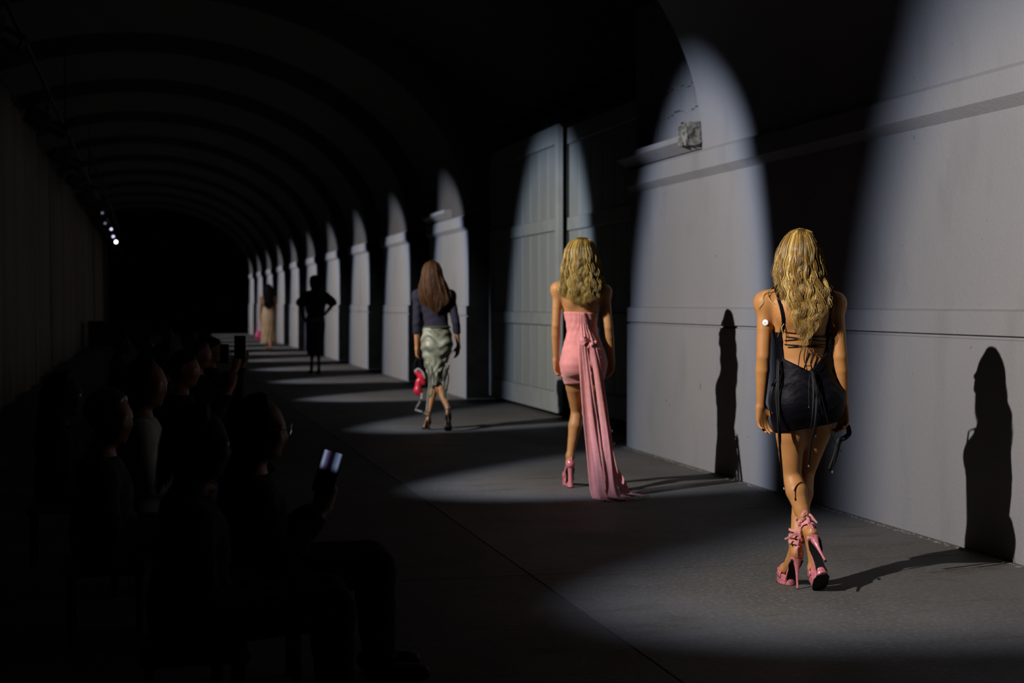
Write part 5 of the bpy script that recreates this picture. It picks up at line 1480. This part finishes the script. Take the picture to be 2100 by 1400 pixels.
# ------------------------------------------------------------------ audience on benches, facing the runway
M_BENCH = mat('bench_black', (0.015, 0.014, 0.013), rough=0.6, spec=0.3)
def stool(x, y, label):
    b = empty('stool', (x, y, 0)); tag(b, label, 'stool', 'small black stools under the spectators')
    MB().box((-0.17, -0.17, 0.285), (0.17, 0.17, 0.318), 0.008).build('seat', M_BENCH, b)
    for sx in (-1, 1):
        for sy in (-1, 1): MB().box((sx * 0.14 - 0.014, sy * 0.14 - 0.014, 0.0), (sx * 0.14 + 0.014, sy * 0.14 + 0.014, 0.285)).build('leg', M_BENCH, b)
def sitter(x, y, label, yaw=-90, hair=HAIR_BK, hairlen='short', top=C_DARKTX, skin=SKIN_X, hh=1.14, look=0, arms='lap', bun=False, glasses=False, hs=1.0, wid=1.0):
    """seated facing +X (yaw -90 turns local +y to +x)"""
    r = empty('person', (x, y, 0), math.radians(yaw)); tag(r, label, 'person', 'seated audience')
    short = label.split(',')[0]
    who = label.replace(',', '') if label.startswith('rear') else short
    stool(x, y + 0.0, 'small black stool under the ' + ' '.join(who.split()[:11]))
    sz = 0.345; T = hh                                  # top of the head
    hdz = T - 0.125 * hs
    J = dict(nk=V3(0, -0.02, hdz - 0.175), hd=V3(0, 0.03, hdz), hs=hs)
    shz = hdz - 0.245
    for q, sx in (('L', -1), ('R', 1)):
        J['sh' + q] = V3(sx * 0.175 * wid, -0.01, shz)
        if arms == 'lap': J['el' + q] = V3(sx * 0.215, 0.03, shz - 0.25); J['wr' + q] = V3(sx * 0.09, 0.26, shz - 0.27)
        elif arms == 'phone': J['el' + q] = V3(sx * 0.20, 0.08, shz - 0.22); J['wr' + q] = V3(sx * 0.06, 0.25, shz - 0.06)
        elif arms == 'high': J['el' + q] = V3(sx * 0.20, 0.18, shz - 0.10); J['wr' + q] = V3(sx * 0.055, 0.32, shz + 0.13)
        J['hp' + q] = V3(sx * 0.09, 0.02, sz + 0.075); J['kn' + q] = V3(sx * 0.10, 0.44, sz + 0.09); J['an' + q] = V3(sx * 0.10, 0.46, 0.10)
    k = wid
    tor = [(sz - 0.002, 0.17 * k, 0.12, 0, 0.0), (sz + 0.10, 0.175 * k, 0.125, 0, -0.01), (sz + 0.22, 0.145 * k, 0.105, 0, -0.01), (shz - 0.14, 0.150 * k, 0.110, 0, 0.0), (shz - 0.03, 0.160 * k, 0.10, 0, 0.0), (shz + 0.035, 0.12 * k, 0.075, 0, -0.01), (shz + 0.07, 0.06, 0.05, 0, -0.015)]
    hd = rot(math.radians(look), math.radians(-8))
    lo, hi = (-0.36, -0.24, -0.01), (0.36, 0.72, T + 0.03)
    f = Field(lo, hi, 0.013)
    if arms == 'phone': hds = {'L': ((0.25, 0.35, 0.9), (1, 0.2, 0), (0, -1, 0.3), 1.3), 'R': ((-0.25, 0.35, 0.9), (-1, 0.2, 0), (0, -1, 0.3), 1.3)}
    elif arms == 'high': hds = {'L': ((0.2, 0.15, 1), (1, 0.2, 0), (0, -1, 0.2), 1.2), 'R': ((-0.2, 0.15, 1), (-1, 0.2, 0), (0, -1, 0.2), 1.2)}
    else: hds = {'L': ((0.5, 0.6, -0.1), (0, 0, -1), (1, -0.4, 0), 0.7), 'R': ((-0.5, 0.6, -0.1), (0, 0, -1), (-1, -0.4, 0), 0.7)}
    def prims(g, off, parts):
        if 'T' in parts:
            g.loft(tor, 0.03, off)
            for q in 'LR': g.cone(J['nk'] + V3(0, 0, -0.02), J['sh' + q], 0.05, 0.045, 0.05, off)
        if 'L' in parts:
            for q in 'LR':
                g.cone(J['hp' + q], J['kn' + q], 0.080, 0.058, 0.04, off); g.cone(J['kn' + q], J['an' + q], 0.056, 0.038, 0.02, off)
        if 'S' in parts:
            for q in 'LR': g.cone(J['an' + q] + V3(0, -0.03, -0.055), J['an' + q] + V3(0, 0.15, -0.068), 0.034, 0.028, 0.02, off)
        if 'A' in parts:
            for q in 'LR': arm(g, J, q, off=off)
        if 'H' in parts:
            g.cone(J['nk'], J['hd'] + V3(0, -0.02, -0.05), 0.052, 0.050, 0.03, off); head(g, J['hd'], hd, hs, off)
        if 'G' in parts:
            for q in 'LR':
                d, n, t, c = hds[q]; hand(g, J['wr' + q], d, n, t, 1.0, c, off=off)
    prims(f, 0, 'TLSAHG')
    f.mesh('body', skin, r)
    g = Field(lo, hi, 0.014); prims(g, 0.014, 'TLA')
    X, Y, Z = g.grid()
    g.F += (0.003 * np.sin(Z * 60 + X * 50)).astype(np.float32)
    g.smax((Z - (shz + 0.075) + 0 * X + 0 * Y).astype(np.float32), 0.01)
    for q in 'LR':                                       # cuffs and hems end before wrist and ankle
        w = unit(J['wr' + q] - J['el' + q]); e = J['el' + q] + (J['wr' + q] - J['el' + q]) * 0.86
        pl = (X - e[0]) * w[0] + (Y - e[1]) * w[1] + (Z - e[2]) * w[2]
        near = np.sqrt((X - J['wr' + q][0]) ** 2 + (Y - J['wr' + q][1]) ** 2 + (Z - J['wr' + q][2]) ** 2) - 0.07
        g.F = np.maximum(g.F, np.minimum(pl, -near)).astype(np.float32)
    g.mesh('clothes', top, r)
    for q in 'LR':
        s_ = Field(J['an' + q] + V3(-.08, -.12, -.12), J['an' + q] + V3(.08, .24, .06), 0.013)
        s_.cone(J['an' + q] + V3(0, -0.03, -0.052), J['an' + q] + V3(0, 0.15, -0.064), 0.042, 0.036, 0.02)
        s_.smax(np.broadcast_to(0.004 - s_.grid()[2], s_.F.shape).astype(np.float32), 0.004); s_.mesh('shoe', C_SOLE, r)
    eyes(r, J['hd'], hd, hs)
    c = J['hd']; z0 = T + 0.004
    if hairlen == 'short':
        h_ = Field(c - 0.16, c + 0.16, 0.010)
        h_.ellip(c + hd @ V3(0, -0.022, 0.022), V3(0.084, 0.102, 0.098) * hs, 0.01, 0, hd)
        X, Y, Z = h_.grid()
        lz = (X - c[0]) * hd[0, 2] + (Y - c[1]) * hd[1, 2] + (Z - c[2]) * hd[2, 2]; ly = (X - c[0]) * hd[0, 1] + (Y - c[1]) * hd[1, 1] + (Z - c[2]) * hd[2, 1]
        h_.F += (0.003 * np.sin(X * 160) * np.sin(Z * 130)).astype(np.float32)
        h_.smax((np.maximum(ly - 0.055, 0) * 3 - 0.01 + np.where(ly > 0.0, 0.035 - lz + (ly) * 0.5, -0.065 - lz)).astype(np.float32), 0.01)
        h_.mesh('hair', hair, r)
    else:
        L_ = {'bob': 0.30, 'long': 0.52}[hairlen]
        cy = J['hd'][1]
        env = [(z0, .02, 0, .02, .02, cy), (z0 - .012, .06, 0, .06, .05, cy), (z0 - .05, .095, 0, .105, .07, cy - .005), (z0 - .14, .112, 0, .122, .05, cy - .012), (z0 - .24, .12, 0, .11, .02, cy - .03), (z0 - .30, .125, 0, .10, .0, cy - .05)]
        if hairlen == 'long': env += [(z0 - .42, .12, 0, .075, .0, cy - .09), (z0 - .52, .08, 0, .05, .0, cy - .10)]
        make_hair(r, env, hair, n=300, k=18, wave=0.007, wl=0.17, rad=0.0055, seed=int(abs(x * 100) + y * 10), end=(0, .2), front=.58)
    if bun:
        b_ = Field(c - 0.22, c + 0.22, 0.012); b_.ellip(c + V3(0, -0.11, 0.06), (0.05, 0.05, 0.05), 0.01); b_.mesh('hair_bun', hair, r)
    if glasses:
        for q in (-1, 1):
            ring = [tuple(c + hd @ (V3(q * 0.033 + 0.024 * math.cos(a), 0.105, 0.004 + 0.018 * math.sin(a)))) for a in np.linspace(0, 2 * PI, 15)]
            MB().tube(ring, 0.0022, 5, cap=False).tube([c + hd @ V3(q * 0.057, 0.105, 0.006), c + hd @ V3(q * 0.078, 0.0, 0.0)], 0.002, 5).build('glasses', C_SILV, r)
    return r, J, hd

M_PHONE = mat('phone_body', (0.01, 0.01, 0.011), rough=0.25, spec=0.6)
def screen_mat(name, cols, stren):
    m = bpy.data.materials.new(name); m.use_nodes = True; nt = m.node_tree; N = nt.nodes; L = nt.links; b = N['Principled BSDF']
    b.inputs['Base Color'].default_value = (0.01, 0.01, 0.01, 1)
    tc = N.new('ShaderNodeTexCoord'); sp = N.new('ShaderNodeSeparateXYZ'); L.new(tc.outputs['Object'], sp.inputs[0])
    r = N.new('ShaderNodeValToRGB'); mr = N.new('ShaderNodeMapRange'); L.new(sp.outputs['X'], mr.inputs[0]); mr.inputs[1].default_value = -0.036; mr.inputs[2].default_value = 0.036
    L.new(mr.outputs[0], r.inputs[0]); r.color_ramp.interpolation = 'EASE'
    el = r.color_ramp.elements; el[0].position = 0.0; el[0].color = (*cols[0], 1); el[1].position = 1.0; el[1].color = (*cols[-1], 1)
    for i, c in enumerate(cols[1:-1]): e = el.new((i + 1) / (len(cols) - 1)); e.color = (*c, 1)
    L.new(r.outputs[0], b.inputs['Emission Color'])
    mz = N.new('ShaderNodeMapRange'); mz.interpolation_type = 'SMOOTHSTEP'; L.new(sp.outputs['Z'], mz.inputs[0]); mz.inputs[1].default_value = 0.0; mz.inputs[2].default_value = 0.03; mz.inputs[4].default_value = stren
    L.new(mz.outputs[0], b.inputs['Emission Strength'])
    return m
M_SCR = screen_mat('lit_screen', [(0.01, 0.01, 0.02), (0.45, 0.52, 0.75), (0.10, 0.08, 0.2), (0.01, 0.005, 0.01), (0.01, 0.005, 0.01), (0.12, 0.18, 0.30), (0.30, 0.38, 0.60), (0.05, 0.01, 0.05)], 0.38)
M_SCRD = mat('dark_screen', (0.01, 0.01, 0.012), rough=0.15, spec=0.6)
def phone(loc, yaw, pitch, label, scr, landscape=False, roll=0):
    p = empty('phone', tuple(loc)); p.rotation_euler = (math.radians(pitch), math.radians(roll), math.radians(yaw)); tag(p, label, 'phone')
    w, h = (0.078, 0.038) if landscape else (0.038, 0.078)
    MB().box((-w, -0.0045, -h), (w, 0.0045, h), 0.003).build('phone_body', M_PHONE, p)
    MB().box((-w + 0.004, -0.0054, -h + 0.004), (w - 0.004, -0.0046, h - 0.004)).build('screen', scr, p)
    MB().box((-w + 0.006, 0.0044, h - 0.030), (-w + 0.030, 0.0070, h - 0.006), 0.001).build('camera_bump', M_PHONE, p)
    return p

def wp(u, y, zc):
    X = (u - 300) * zc * math.cos(YAW) / FPX
    return Vector((X, (zc - X * math.sin(YAW)) / math.cos(YAW), EYE - (y - 621) * zc / FPX))

def seat_at(u, ytop, zc, label, **kw):
    p = wp(u, ytop, zc)
    return sitter(p.x, p.y, label, hh=p.z, **kw)
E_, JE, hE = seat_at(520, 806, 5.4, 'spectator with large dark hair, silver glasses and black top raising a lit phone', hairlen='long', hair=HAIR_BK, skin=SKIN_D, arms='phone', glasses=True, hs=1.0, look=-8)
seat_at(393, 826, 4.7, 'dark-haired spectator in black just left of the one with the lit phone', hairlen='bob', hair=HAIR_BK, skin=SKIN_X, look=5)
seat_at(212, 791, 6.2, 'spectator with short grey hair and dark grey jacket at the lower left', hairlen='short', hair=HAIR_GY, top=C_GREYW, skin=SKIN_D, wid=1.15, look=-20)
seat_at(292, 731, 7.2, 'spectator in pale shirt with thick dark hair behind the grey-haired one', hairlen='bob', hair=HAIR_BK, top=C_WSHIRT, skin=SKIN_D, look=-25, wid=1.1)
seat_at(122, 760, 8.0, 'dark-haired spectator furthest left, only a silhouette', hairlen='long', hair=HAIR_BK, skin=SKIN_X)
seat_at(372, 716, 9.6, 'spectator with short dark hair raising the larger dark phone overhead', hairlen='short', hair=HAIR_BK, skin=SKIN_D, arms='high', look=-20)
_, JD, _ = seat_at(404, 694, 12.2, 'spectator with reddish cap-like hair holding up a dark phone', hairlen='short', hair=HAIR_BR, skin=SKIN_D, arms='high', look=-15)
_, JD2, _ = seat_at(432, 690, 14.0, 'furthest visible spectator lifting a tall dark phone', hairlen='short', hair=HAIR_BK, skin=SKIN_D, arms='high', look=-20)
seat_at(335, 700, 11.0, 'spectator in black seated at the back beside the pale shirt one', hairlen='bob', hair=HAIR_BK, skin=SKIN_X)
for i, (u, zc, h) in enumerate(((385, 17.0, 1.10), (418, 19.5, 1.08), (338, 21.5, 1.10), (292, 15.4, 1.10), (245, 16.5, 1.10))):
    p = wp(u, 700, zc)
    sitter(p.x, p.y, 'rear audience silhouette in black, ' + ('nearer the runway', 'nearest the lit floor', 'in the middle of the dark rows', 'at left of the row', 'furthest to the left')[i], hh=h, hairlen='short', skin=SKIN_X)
phone(wp(671, 968, 5.2), -14, -10, 'lit phone held up at lower centre, filming the show', M_SCR, roll=16)
phone(wp(460, 725, 12.0), -15, 0, 'smaller dark upright phone in front of the spectators', M_SCRD)
phone(wp(492, 712, 9.75), -10, 0, 'larger dark upright phone lifted above the heads', M_SCRD)
